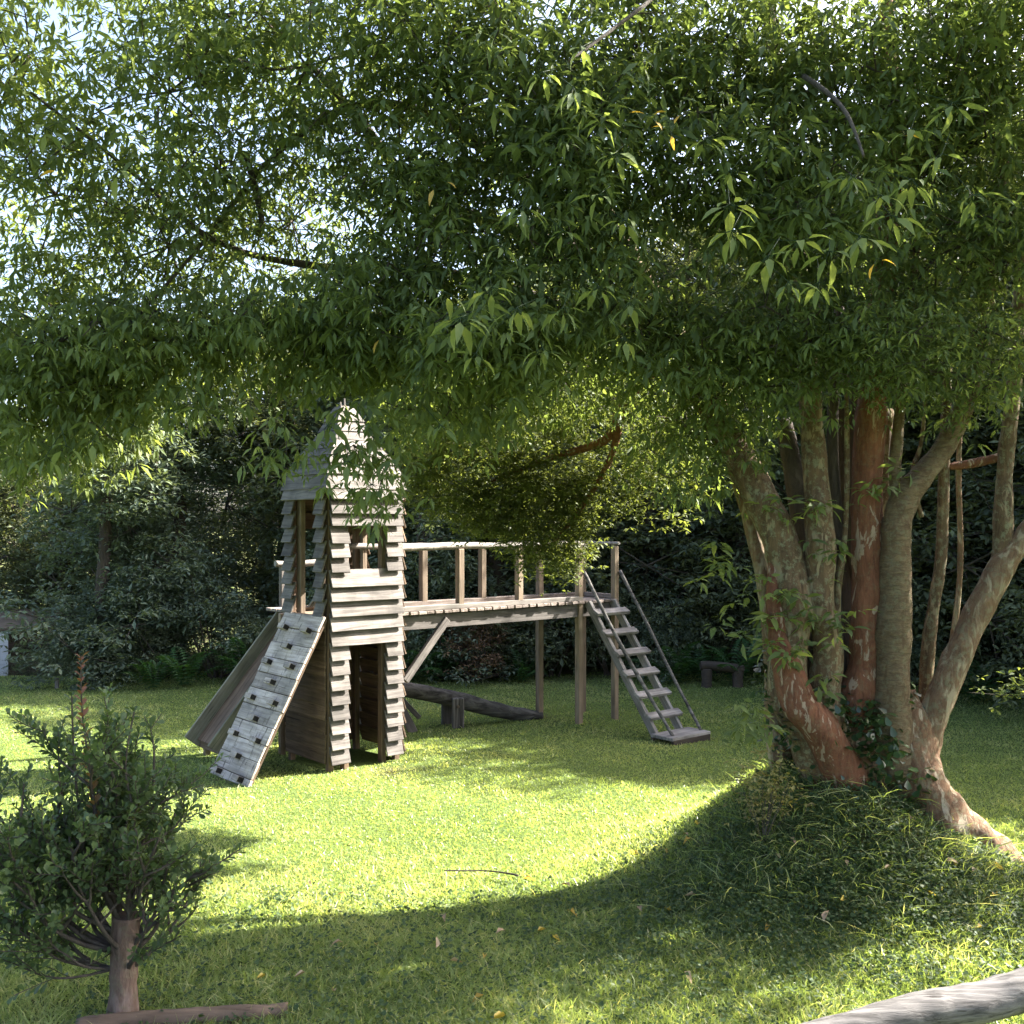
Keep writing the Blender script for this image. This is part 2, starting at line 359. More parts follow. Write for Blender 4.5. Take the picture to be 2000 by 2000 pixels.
# ------------------------------------------------------------------ which spots the sun reaches
LIT = [(-3.1,8.9),(-3.3,7.4),(-1.7,6.75),(-.9,6.35),(0.1,6.25),(.55,6.75),(1.15,7.25),(1.9,8.2),(2.4,9.0),(1.2,8.95),(-.6,9.1),(-1.8,8.9)]
def in_poly(x, y, poly):
    ins = np.zeros(len(x), bool); n = len(poly)
    for i in range(n):
        x1, y1 = poly[i]; x2, y2 = poly[(i+1) % n]
        c = ((y1 > y) != (y2 > y)) & (x < (x2-x1)*(y-y1)/(y2-y1+1e-9)+x1)
        ins ^= c
    return ins
SX, SY = SUN.x/SUN.z, SUN.y/SUN.z
def in_light(H):
    """hubs that would stand in the open shaft of sun over the lawn, tower and root"""
    H = np.asarray(H); x, y, z = H[:,0], H[:,1], H[:,2]
    j = np.random.default_rng(3).normal(0, 1, (2, len(x)))
    xg = x-SX*z; yg = y-SY*z
    wob = .16*np.sin(xg*3.1+.7)+.10*np.sin(xg*7.3+2)+.07*np.sin(xg*13+yg*5)
    out = in_poly(xg+.13*j[0], yg+.11*j[1]+wob, LIT)
    for (sx_, sy_, ax, ay) in ((-.28,5.75,.22,.07),(-1.05,5.55,.16,.08),(.25,6.0,.16,.06),(-.6,5.05,.12,.06),(.75,5.35,.14,.05),(1.35,4.75,.3,.07),(2.2,4.95,.35,.10),(-1.5,6.0,.2,.08)):
        out |= (z > .6) & (np.hypot((xg-sx_)/ax, (yg-sy_)/ay) < 1.15)
    for zz in (.6, 1.2, 1.8, 2.3, 2.8, 3.2):                      # tower
        xl = x-SX*(z-zz); yl = y-SY*(z-zz)
        out |= (z > zz) & (np.hypot(xl+1.4, yl-9.6) < .85)
    for zz in (1.4, 2.0):                                         # bridge
        xl = x-SX*(z-zz); yl = y-SY*(z-zz)
        out |= (z > zz) & (xl > -1.2) & (xl < .2) & (np.abs(yl-(10.6+.65*xl)) < .4)
    xl = x-SX*(z-.35); yl = y-SY*(z-.35)
    out |= (z > .5) & (np.hypot((xl-2.85)/.55, (yl-6.4)/.42) < 1)    # root on the right
    xl = x-SX*z; yl = y-SY*z
    out |= (z > .6) & (np.hypot((xl-1.9)/.5, (yl-5.0)/.12) < 1)
    return out

# ------------------------------------------------------------------ the playhouse: tower, roof, climbing ramp, slide, bridge, ladder
A0 = Vector((-1.65, 9.2, 0)); U = Vector((.766, .643, 0)); Vv = Vector((-.643, .766, 0)); Z = Vector((0, 0, 1))
def T(a, b, z): return A0 + U*a + Vv*b + Z*z
SIDE = .77
house = empty('playhouse', A0)
tag(house, 'weathered wooden playhouse tower with pointed roof, climbing ramp, raised bridge and ladder on the lawn', 'playhouse')

def wall_board(face, s0, s1, zlow, h=.168, out=.068, mat=None, parent=None, name='plank'):
    o, d, n = face
    jit = random.uniform(-.004, .004)
    tilt = Vector((0,0,h)) - n*(out-.012)
    c = o + d*((s0+s1)/2) + Z*(zlow+jit) + n*out + tilt*.5
    me = box_mesh(name, (s1-s0)+random.uniform(-.006,.006), .017, h, .003, .0022)
    return obj(name, me, mat or W_GREY, parent or house, frame(c, d, tilt))

F_R = (T(0,0,0), U, -Vv); F_L = (T(0,0,0), Vv, -U)
F_B = (T(0,SIDE,0), U, Vv); F_S = (T(SIDE,0,0), Vv, U)
row = lambda k: 2.45-.1325*k
for k in range(19):
    z = row(k)
    # wall on the right of the front corner: window above, doorway below
    if k == 2: wall_board(F_R, 0, SIDE, 2.205, .15)
    elif k in (0,1,6,7,8,9,10): wall_board(F_R, 0, SIDE, z)
    else:
        wall_board(F_R, 0, .19, z); wall_board(F_R, .585, SIDE, z)
    # wall on the left: doorway above the ramp, flush brown boards below
    if k in (0,): wall_board(F_L, 0, SIDE, z)
    elif k <= 8: wall_board(F_L, 0, .165, z); wall_board(F_L, .575, SIDE, z)
    else: wall_board(F_L, .02, SIDE-.01, z, .142, .022, W_BROWN)
    # the two far walls
    for F in (F_B, F_S):
        if k in (0,1,2) : wall_board(F, 0, SIDE, z, mat=W_BROWN)
        elif k <= 8: wall_board(F, 0, .13, z, mat=W_BROWN); wall_board(F, .64, SIDE, z, mat=W_BROWN)
        elif F is F_B and 11 <= k <= 14: wall_board(F, 0, .27, z, mat=W_BROWN); wall_board(F, .60, SIDE, z, mat=W_BROWN)
        else: wall_board(F, 0, SIDE, z, mat=W_BROWN)
for a, b in ((.03,.03),(SIDE-.03,.03),(.03,SIDE-.03),(SIDE-.03,SIDE-.03)):
    beam('corner_post', T(a,b,-.08), T(a,b,2.5), .055, .055, U, W_BROWN, house)
for s in (.185, .59):
    beam('door_jamb', T(s, .035, -.05), T(s, .035, 1.16), .05, .07, Vv, W_BROWN, house)
    beam('window_jamb', T(s, .035, 1.78), T(s, .035, 2.26), .05, .07, Vv, W_TAN, house)
    beam('door_jamb', T(.045, s-.0, 1.36), T(.045, s-.0, 2.47), .05, .08, Vv, W_TAN, house)
    beam('door_jamb', T(SIDE-.035, s, 1.36), T(SIDE-.035, s, 2.47), .05, .05, Vv, W_TAN, house)
    beam('window_jamb', T(s*.9+.09, SIDE-.03, .55), T(s*.9+.09, SIDE-.03, 1.0), .04, .05, Vv, W_BROWN, house)
beam('window_sill', T(.2, .03, 1.80), T(.575, .03, 1.80), .06, .025, Z, W_GREY, house)
beam('window_sill', T(.28, SIDE-.03, .60), T(.6, SIDE-.03, .60), .06, .03, Z, W_TAN, house)
for i in range(7):
    b = .06+i*.108
    beam('floor_board', T(.02, b, 1.375), T(SIDE-.02, b, 1.375), .10, .025, Z, W_TAN, house)

# roof: stacked rows of boards on four sides, bell shaped, two little sticks on top
RC = T(SIDE/2, SIDE/2, 0)
rz = [2.565, 2.70, 2.80, 2.875, 2.95, 3.03, 3.115, 3.215, 3.335]; rh = [.405, .376, .338, .292, .238, .182, .148, .114, .056]
core_v = []; core_f = []
for i in range(9):
    for (sx, sy) in ((-1,-1),(1,-1),(1,1),(-1,1)): core_v.append(RC + U*(sx*(rh[i]-.035)) + Vv*(sy*(rh[i]-.035)) + Z*(rz[i]+.02) - A0)
for i in range(8):
    for j in range(4): core_f.append((i*4+j, i*4+(j+1)%4, i*4+4+(j+1)%4, i*4+4+j))
core_f.append((32,33,34,35))
rm = bpy.data.meshes.new('roof'); rm.from_pydata(core_v, [], core_f); rm.update()
roof = obj('roof', rm, W_BROWN, house, Matrix.Translation(A0))
for i in range(8):
    hb, ht, zb, zt = rh[i]+.032, rh[i+1]+.006, rz[i]-.012, rz[i+1]+.012
    for j in range(4):
        d = (U, Vv, -U, -Vv)[j]; nn = (-Vv, U, Vv, -U)[j]
        def pt(s, hh, zz, th): return RC + d*(s*(hh-th*.2)) + nn*(hh-th) + Z*zz
        w = random.uniform(-.004,.004)
        corners = [pt(-1,hb,zb+w,0), pt(1,hb,zb-w,0), pt(1,ht,zt,0), pt(-1,ht,zt,0), pt(-1,hb,zb+w,.016), pt(1,hb,zb-w,.016), pt(1,ht,zt,.016), pt(-1,ht,zt,.016)]
        M = frame((corners[0]+corners[2])/2, d, corners[3]-corners[0]); Mi = M.inverted()
        me = bpy.data.meshes.new('roof_board')
        me.from_pydata([Mi@c for c in corners], [], [(0,1,2,3),(5,4,7,6),(1,0,4,5),(2,1,5,6),(3,2,6,7),(0,3,7,4)]); me.update()
        obj('roof_board', me, W_GREY, roof, M)
beam('finial', RC+U*.01+Z*3.32, RC+U*.012+Vv*.01+Z*3.43, .02, .02, U, W_GREY, house)
beam('finial', RC-U*.03+Z*3.32, RC-U*.035+Z*3.39, .02, .015, U, W_GREY, house)

# climbing ramp
r_top = (-.055, 1.40); r_bot = (-.84, -.075)
rl = math.hypot(r_bot[0]-r_top[0], r_top[1]-r_bot[1]); rn = (-U*(r_top[1]-r_bot[1]) + Z*(r_top[0]-r_bot[0])).normalized()
def RP(f, b, out=0): return T(r_top[0]+(r_bot[0]-r_top[0])*f, b, r_top[1]+(r_bot[1]-r_top[1])*f) + rn*out
b0, b1 = -.05, .69
sheet = beam('climbing_ramp', RP(.01,(b0+b1)/2,-.028), RP(.99,(b0+b1)/2,-.028), b1-b0-.03, .024, rn, W_BROWN, house)
nrow = 11
for i in range(nrow):
    f = (i+.5)/nrow
    L = b1-b0
    c = RP(f, (b0+b1)/2+random.uniform(-.006,.006), -.004+random.uniform(0,.006))
    me = box_mesh('plank', L+random.uniform(-.012,.012), rl/nrow-.006, .022, .003, .002)
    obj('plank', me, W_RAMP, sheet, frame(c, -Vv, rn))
blk = box_mesh('climbing_block', .115, .05, .065, .004)
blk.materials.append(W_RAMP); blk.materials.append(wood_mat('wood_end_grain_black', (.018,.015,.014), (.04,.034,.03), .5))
for p_ in blk.polygons: p_.material_index = 1 if (p_.normal.x > .9) else 0
for i in range(9):
    f = .095+i*.104
    for b in ((.55, .12) if i % 2 == 0 else (.33,)):
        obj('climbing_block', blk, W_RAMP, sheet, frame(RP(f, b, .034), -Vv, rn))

# slide and landing behind the tower
sb0, sb1 = .93, 1.46
s_t = (.46, 1.40); s_b = (-.60, .14)
sn = (-U*1.26 + Z*1.06).normalized()
def SP(f, b, out=0): return T(s_t[0]+(s_b[0]-s_t[0])*f, b, s_t[1]+(s_b[1]-s_t[1])*f) + sn*out
bed = beam('slide_bed', SP(0,(sb0+sb1)/2), SP(1,(sb0+sb1)/2), sb1-sb0, .025, sn, W_BROWN, house)
for b in (sb0, sb1): beam('slide_side', SP(-.02,b,.045), SP(1.03,b,.045), .03, .17, sn, W_SLIDE, house)
beam('slide_cross_bar', T(-.56, sb0-.05, .10), T(-.56, sb1+.04, .10), .05, .06, Z, W_BROWN, house)
for a, b, z in ((-.53,sb0+.03,.09),(-.53,sb1-.05,.09),(.06,1.0,1.36),(.30,1.45,1.80),(.72,1.45,1.80),(.72,.95,1.36)):
    beam('slide_leg' if z < .2 else 'landing_post', T(a,b,-.1), T(a,b,z), .055, .055, U, W_GREY if z > 1.5 else W_TAN, house)
for i in range(6): beam('landing_board', T(.12+.0, .84+i*.115, 1.37), T(.78, .84+i*.115, 1.37), .108, .028, Z, W_DECK, house)
obj('landing_rail', tube_mesh('landing_rail', [T(.22,1.46,1.83),T(.45,1.45,1.82),T(.80,1.44,1.84)], [.035,.03,.035], 10, .15), W_RAIL, house)

# bridge
AB = SIDE
near_b, far_b = .03, .56
for b in (near_b+.01, far_b-.01):
    beam('bridge_beam', T(AB-.05,b,1.285), T(AB+2.97,b,1.285), .045, .135, Z, W_GREY, house)
n_deck = 29
for i in range(n_deck):
    a = AB+.04+i*.101
    w = random.uniform(-.012,.012)
    beam('deck_board', T(a,near_b-.055+w,1.378), T(a,far_b+.04+w,1.378), .088, .03, Z, W_DECK, house)
def log(name, pts, r, mat, seg=10, rough=.14, nf=9):
    return obj(name, tube_mesh(name, pts, [r*random.uniform(.9,1.1) for _ in pts], seg, rough, nf), mat, house)
beam('toe_rail', T(AB+.02,near_b,1.418), T(AB+2.40,near_b,1.418), .07, .05, Z, W_RAIL, house)
beam('toe_rail', T(AB+.02,far_b,1.418), T(AB+2.95,far_b,1.418), .07, .05, Z, W_DECK, house)
beam('toe_rail', T(AB+2.945,near_b+.04,1.42), T(AB+2.945,far_b-.04,1.42), .06, .05, Z, W_DECK, house)
for t, b, zl in ((.73,near_b,1.39),(1.504,near_b,1.39),(2.37,near_b,-.1),(.66,far_b,1.39),(1.434,far_b,1.39),(2.26,far_b,-.1),(2.93,near_b,-.1),(2.93,far_b,-.1)):
    beam('bridge_post', T(AB+t,b,zl), T(AB+t,b,1.995+random.uniform(-.01,.01)), .068, .068, U, W_TAN if zl > 0 else W_TAN, house, .006)
log('handrail', [T(AB-.02,near_b,2.00), T(AB+.3,near_b,2.005), T(AB+.8,near_b+.01,2.015), T(AB+1.4,near_b-.01,2.01), T(AB+2.0,near_b,2.02), T(AB+2.44,near_b,2.01)], .032, W_RAIL)
log('handrail', [T(AB-.3,far_b,2.02), T(AB+.3,far_b+.01,2.005), T(AB+1.0,far_b,2.015), T(AB+1.8,far_b,2.01), T(AB+2.98,far_b,2.02)], .028, W_RAIL)
log('handrail', [T(AB+2.95,far_b+.04,2.025), T(AB+2.95,.3,2.02), T(AB+2.95,near_b-.05,2.02)], .018, W_RAIL)
for b in (near_b-.02, far_b): beam('brace', T(AB+.06,b,.74), T(AB+.56,b,1.30), .045, .075, U, W_GREY, house)
beam('end_beam', T(AB+2.985,near_b+.03,1.29), T(AB+2.985,far_b-.03,1.29), .035, .12, Z, W_GREY, house)

# ladder down the side at the far end of the bridge
l1, l2 = AB+2.47, AB+2.86
lt = (-.01, 1.37); lb = (-1.02, .03)
ld = (T(0,lb[0],lb[1])-T(0,lt[0],lt[1])).normalized(); ln = U.cross(ld); ln = ln if ln.z > 0 else -ln
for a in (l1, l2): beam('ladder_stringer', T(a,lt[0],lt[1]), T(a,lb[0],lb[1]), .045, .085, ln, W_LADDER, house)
for f in (.10,.255,.41,.56,.715,.865):
    bb = lt[0]+(lb[0]-lt[0])*f; zz = lt[1]+(lb[1]-lt[1])*f
    w = random.uniform(-.02,.02)
    c0, c1 = T(l1-.06+w,bb,zz)+ln*.06, T(l2+.06+w,bb,zz)+ln*.06
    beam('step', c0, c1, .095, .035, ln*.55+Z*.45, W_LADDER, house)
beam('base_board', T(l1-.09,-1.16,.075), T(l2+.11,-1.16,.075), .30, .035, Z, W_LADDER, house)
beam('base_bearer', T(l1-.08,-1.30,.03), T(l2+.10,-1.30,.03), .035, .07, Z, W_DARK, house)
beam('base_bearer', T(l1-.08,-1.02,.03), T(l2+.10,-1.02,.03), .035, .07, Z, W_DARK, house)
for a0, a1 in ((AB+2.40, l1+.02), (AB+2.96, l2+.07)):
    log('ladder_handrail', [T(a0,-.02,1.71), T(a0+.02,-.42,1.13), T((a0+a1)/2+.02,-.80,.60), T(a1,-1.22,.08)], .019, W_LOG, 8, .12, 14)

# ------------------------------------------------------------------ seesaw log behind the bridge
see = empty('seesaw', (-.62, 11.3, 0)); tag(see, 'log seesaw tilted on two short posts behind the bridge', 'seesaw')
obj('seesaw_log', tube_mesh('seesaw_log', [(-1.95,10.85,.62),(-1.57,11.0,.53),(-1.1,11.15,.43),(-.62,11.3,.30),(-.2,11.42,.17),(.12,11.52,.09),(.34,11.58,.07)], [.075,.082,.085,.09,.085,.075,.055], 14, .10, 5), W_LOG, see)
for dx, dy in ((-.10,.11),(.03,-.13)):
    beam('pivot_post', (-.62+dx,11.3+dy,-.1), (-.62+dx,11.3+dy,.34), .13, .07, (.3,-1,0), W_LOG, see, .01)
obj('pivot_bar', tube_mesh('pivot_bar', [(-.74,11.46,.25),(-.58,11.12,.25)], [.018,.018], 8, .02), W_DARK, see)

trestle = empty('trestle', (-1.25, 11.2, 0)); tag(trestle, 'leaning pale grey boards of a small frame behind the tower and seesaw', 'trestle')
beam('frame_board', (-1.50,11.25,.62), (-1.02,11.3,.10), .05, .09, (0,-1,.2), W_GREY, trestle)
beam('frame_board', (-1.38,11.1,.60), (-1.05,10.95,.0), .10, .025, (0,-1,.2), W_GREY, trestle)
beam('frame_board', (-1.60,11.2,.0), (-1.58,11.2,.78), .24, .03, (0,-1,0), W_GREY, trestle)
beam('frame_board', (-1.66,11.23,.62), (-1.30,11.23,.62), .05, .05, (0,0,1), W_GREY, trestle)

# ------------------------------------------------------------------ log rail close by, log on the ground, bench, marker post
fence = empty('log_fence', (1.5, 2.2, 0)); tag(fence, 'grey weathered log fence rail in the near corner beside the tree mound', 'fence')
obj('rail', tube_mesh('rail', [P(1240,2135,2.10),P(1500,2056,2.15),P(1700,2000,2.2),P(1850,1968,2.24),P(2010,1934,2.28),P(2250,1850,2.35),P(2700,1745,2.5)], [.036,.037,.038,.042,.044,.045,.05], 24, .08, 9, 14), W_FENCE, fence)
for px, Y in ((1290,2.14),(2600,2.44)):
    p = P(px, 2040, Y); 
    obj('fence_post', tube_mesh('fence_post', [(p.x,p.y+.07,-.1),(p.x,p.y+.07,.6),(p.x,p.y+.07,1.0 if px < 1400 else 1.4)], [.06,.055,.05], 12, .06), W_FENCE, fence)

gl = [P(150,2010,4.50),P(300,1993,4.55),P(430,1986,4.58),P(562,1975,4.62)]
o = obj('fallen_log', tube_mesh('fallen_log', gl, [.045,.048,.045,.04], 12, .10, 7, 8), wood_mat('wood_log_brown', (.10,.07,.05), (.20,.145,.105), 1.0, 0, .9, .6))
tag(o, 'short brown log lying in the grass at the foot of the bushy stump', 'log')

bench = empty('log_bench', (2.85, 14.0, 0)); tag(bench, 'low rustic log bench at the lawn edge under the dark trees', 'bench')
obj('bench_seat', tube_mesh('bench_seat', [P(1368,1300,14.0),P(1410,1302,14.0),P(1452,1308,14.0)], [.06,.065,.06], 10, .12, 5), W_DARK, bench)
for px in (1380, 1441):
    p = P(px,1300,14.0); obj('bench_leg', tube_mesh('bench_leg', [(p.x,p.y,-.1),(p.x,p.y,.12),(p.x,p.y,.27)], [.085,.075,.07], 10, .12, 5), W_DARK, bench)
p = P(111,1345,14.0)
o = beam('marker_post', (p.x,p.y,-.1), (p.x,p.y,.14), .045, .045, (1,0,0), W_RAIL, None, .006); tag(o, 'small pale marker post at the edge of the lawn under the dark trees', 'post')

# ------------------------------------------------------------------ little house far off through the gap
sh = empty('shed', (-9.2, 17.8, -.6)); tag(sh, 'small brown shed with white side seen through the gap in the trees', 'shed')
for i in range(9): beam('plank', (-9.7,17.6,-.52+i*.115), (-8.1,17.9,-.52+i*.115), .02, .125, (.0,.2,1), W_BROWN, sh)
beam('side_wall', (-9.75,16.85,-.1), (-8.62,17.52,-.1), .04, 1.0, (0,0,1), W_WHITE, sh)
beam('roof', (-9.9,17.75,.58), (-8.0,18.1,.58), .9, .04, (.0,-.3,1), W_TAN, sh)

# ------------------------------------------------------------------ the big many-stemmed tree
tree = empty('myrtle_tree', (2.35, 6.55, .45)); tag(tree, 'big many-stemmed tree with cinnamon bark on a grassy mound, crown hanging over the lawn', 'tree')
def stem(pts, rads, mat, seg=20, rough=.11, nf=4.5, name='stem'):
    return obj(name, tube_mesh(name, [P(*p) for p in pts], rads, seg, rough, nf, 7), mat, tree)
# px, py, distance
stem([(1640,1560,6.45),(1590,1440,6.35),(1540,1340,6.32),(1548,1180,6.35),(1535,1086,6.4),(1490,985,6.45),(1430,868,6.5),(1340,700,6.6),(1240,520,6.6),(1130,330,6.5),(1000,100,6.4),(900,-150,6.3)], [.20,.15,.125,.118,.115,.11,.095,.08,.068,.055,.045,.03], B_GREY)
stem([(1700,1640,6.45),(1655,1530,6.33),(1602,1425,6.21),(1560,1372,6.19),(1535,1300,6.22),(1520,1240,6.27),(1512,1130,6.36),(1512,1010,6.48)], [.14,.13,.115,.105,.085,.062,.048,.010], B_RED)
stem([(1535,1530,6.7),(1512,1400,6.68),(1508,1300,6.68),(1490,1120,6.72),(1440,930,6.8),(1400,760,6.9)], [.10,.065,.055,.05,.045,.035], B_PALE)
stem([(1650,1540,6.4),(1614,1372,6.35),(1617,1255,6.34),(1600,1170,6.34),(1602,1053,6.35),(1592,918,6.4),(1584,800,6.45),(1570,600,6.5),(1540,350,6.5),(1500,0,6.4),(1490,-200,6.4)], [.15,.10,.095,.092,.090,.078,.070,.062,.05,.045,.03], B_GREY)
stem([(1650,1420,6.55),(1632,1170,6.52),(1634,1019,6.52),(1626,834,6.55),(1640,600,6.6)], [.05,.04,.038,.036,.03], B_DARK)
stem([(1640,1300,6.42),(1636,1170,6.42),(1652,1019,6.44),(1654,834,6.46),(1650,700,6.5)], [.022,.02,.017,.016,.012], B_GREY, 10)
stem([(1690,1550,6.55),(1676,1385,6.45),(1692,1288,6.45),(1697,1154,6.46),(1694,1019,6.48),(1697,851,6.5),(1720,600,6.5),(1740,300,6.5),(1730,0,6.4)], [.20,.13,.108,.102,.098,.095,.085,.065,.05], B_RED)
stem([(1660,1400,6.7),(1672,1200,6.7),(1670,1000,6.7),(1668,800,6.75),(1690,550,6.8)], [.06,.055,.05,.045,.04], B_DARK)
stem([(1745,1560,6.45),(1742,1390,6.35),(1747,1221,6.34),(1750,1053,6.36),(1768,975,6.38),(1806,922,6.4),(1848,868,6.42),(1900,740,6.4),(1930,560,6.3),(1960,300,6.2)], [.20,.115,.098,.094,.090,.074,.065,.056,.045,.035], B_BAND)
stem([(1758,1010,6.38),(1748,918,6.42),(1756,817,6.46),(1775,640,6.5),(1790,400,6.5),(1780,100,6.5)], [.06,.04,.036,.032,.028,.02], B_BAND, 12)
stem([(1800,1010,6.5),(1782,930,6.5),(1800,860,6.5),(1810,740,6.5)], [.018,.016,.014,.012], B_GREY, 8)
stem([(1790,1500,6.65),(1804,1372,6.62),(1818,1221,6.6),(1838,1086,6.6),(1844,918,6.6),(1850,720,6.6)], [.06,.042,.040,.038,.034,.03], B_GREY, 12)
stem([(1835,1400,6.7),(1865,1221,6.7),(1876,1086,6.7),(1872,918,6.7),(1880,760,6.7)], [.024,.02,.019,.017,.014], B_PALE, 10)
stem([(1770,1540,6.5),(1815,1420,6.42),(1861,1305,6.40),(1915,1187,6.40),(1957,1105,6.40),(2000,1050,6.4),(2060,960,6.4),(2200,700,6.4),(2330,400,6.4)], [.13,.095,.085,.082,.080,.07,.06,.05,.04], B_PALE)
stem([(1935,1160,6.40),(1958,1080,6.42),(1960,985,6.45),(1966,885,6.5),(1985,700,6.5),(2000,450,6.5)], [.05,.06,.055,.05,.045,.035], B_GREY, 12)
stem([(1966,890,6.6),(1900,905,6.6),(1850,912,6.6)], [.03,.028,.02], B_RED, 10)
# foot of the tree and the root that runs down to the right
tb = stem([(1672,1680,6.6),(1676,1590,6.6),(1676,1510,6.58),(1668,1440,6.55),(1664,1385,6.52),(1664,1350,6.5)], [.62,.55,.47,.40,.30,.16], B_TRUNK, 36, .22, 3.2, 'trunk_base')
for v in tb.data.vertices: v.co.y = 6.5+(v.co.y-6.5)*.62
stem([(1640,1380,6.72),(1650,1200,6.75),(1655,1000,6.8),(1640,800,6.8)], [.14,.10,.09,.08], B_DARK)
stem([(1720,1400,6.7),(1725,1200,6.75),(1722,1000,6.8),(1730,800,6.85)], [.12,.07,.06,.05], B_GREY)
stem([(1570,1380,6.62),(1575,1200,6.62),(1562,1000,6.62),(1530,820,6.7)], [.12,.075,.065,.055], B_DARK)
stem([(1765,1350,6.45),(1785,1450,6.40),(1800,1540,6.36),(1845,1600,6.30),(1905,1640,6.25),(1966,1685,6.2),(2030,1740,6.1),(2120,1800,6.0)], [.07,.14,.17,.16,.13,.10,.085,.05], B_TRUNK, 22, .2, 4, 'root')

# limbs that carry the crown to the left
limb_specs = [
 ([(1400,820,6.5),(1290,720,6.7),(1215,800,7.3),(1180,860,7.6),(1060,900,7.9),(960,940,8.0)], [.05,.045,.04,.032,.022,.012], B_RED),
 ([(1215,800,7.3),(1190,900,7.7),(1130,1000,7.95),(1080,1060,8.0)], [.03,.024,.018,.01], B_RED),
 ([(1240,520,6.6),(1000,330,6.6),(850,230,6.5),(700,205,6.4),(540,300,6.4),(400,470,6.4),(250,640,6.4)], [.055,.045,.036,.026,.018,.013,.008], B_DARK),
 ([(1240,530,6.6),(980,440,6.8),(820,380,6.8),(700,230,6.7),(600,120,6.6)], [.05,.045,.04,.03,.018], B_DARK),
 ([(1340,700,6.6),(1100,600,6.7),(850,530,6.7),(620,520,6.6),(420,470,6.5),(250,330,6.4),(60,180,6.3)], [.05,.042,.034,.026,.019,.013,.008], B_DARK),
 ([(1100,600,6.7),(900,620,6.7),(650,620,6.6),(420,640,6.5),(220,620,6.4),(80,690,6.3)], [.04,.035,.03,.026,.02,.01], B_DARK),
 ([(480,300,6.4),(510,420,6.4),(500,460,6.4)], [.02,.02,.015], B_DARK),
 ([(1330,-60,5.2),(1270,0,5.0),(1190,62,4.85),(1110,120,4.72)], [.012,.010,.009,.006], B_TWIG),
 ([(1570,150,5.4),(1615,180,5.1),(1655,225,4.8),(1687,305,4.6)], [.016,.012,.010,.006], B_TWIG),
 ([(2000,700,6.4),(2300,600,6.8),(2700,500,7.2),(3100,300,7.6)], [.06,.05,.04,.03], B_GREY),
]
for pts, r, m in limb_specs: stem(pts, r, m, 10, .08, 6, 'limb')

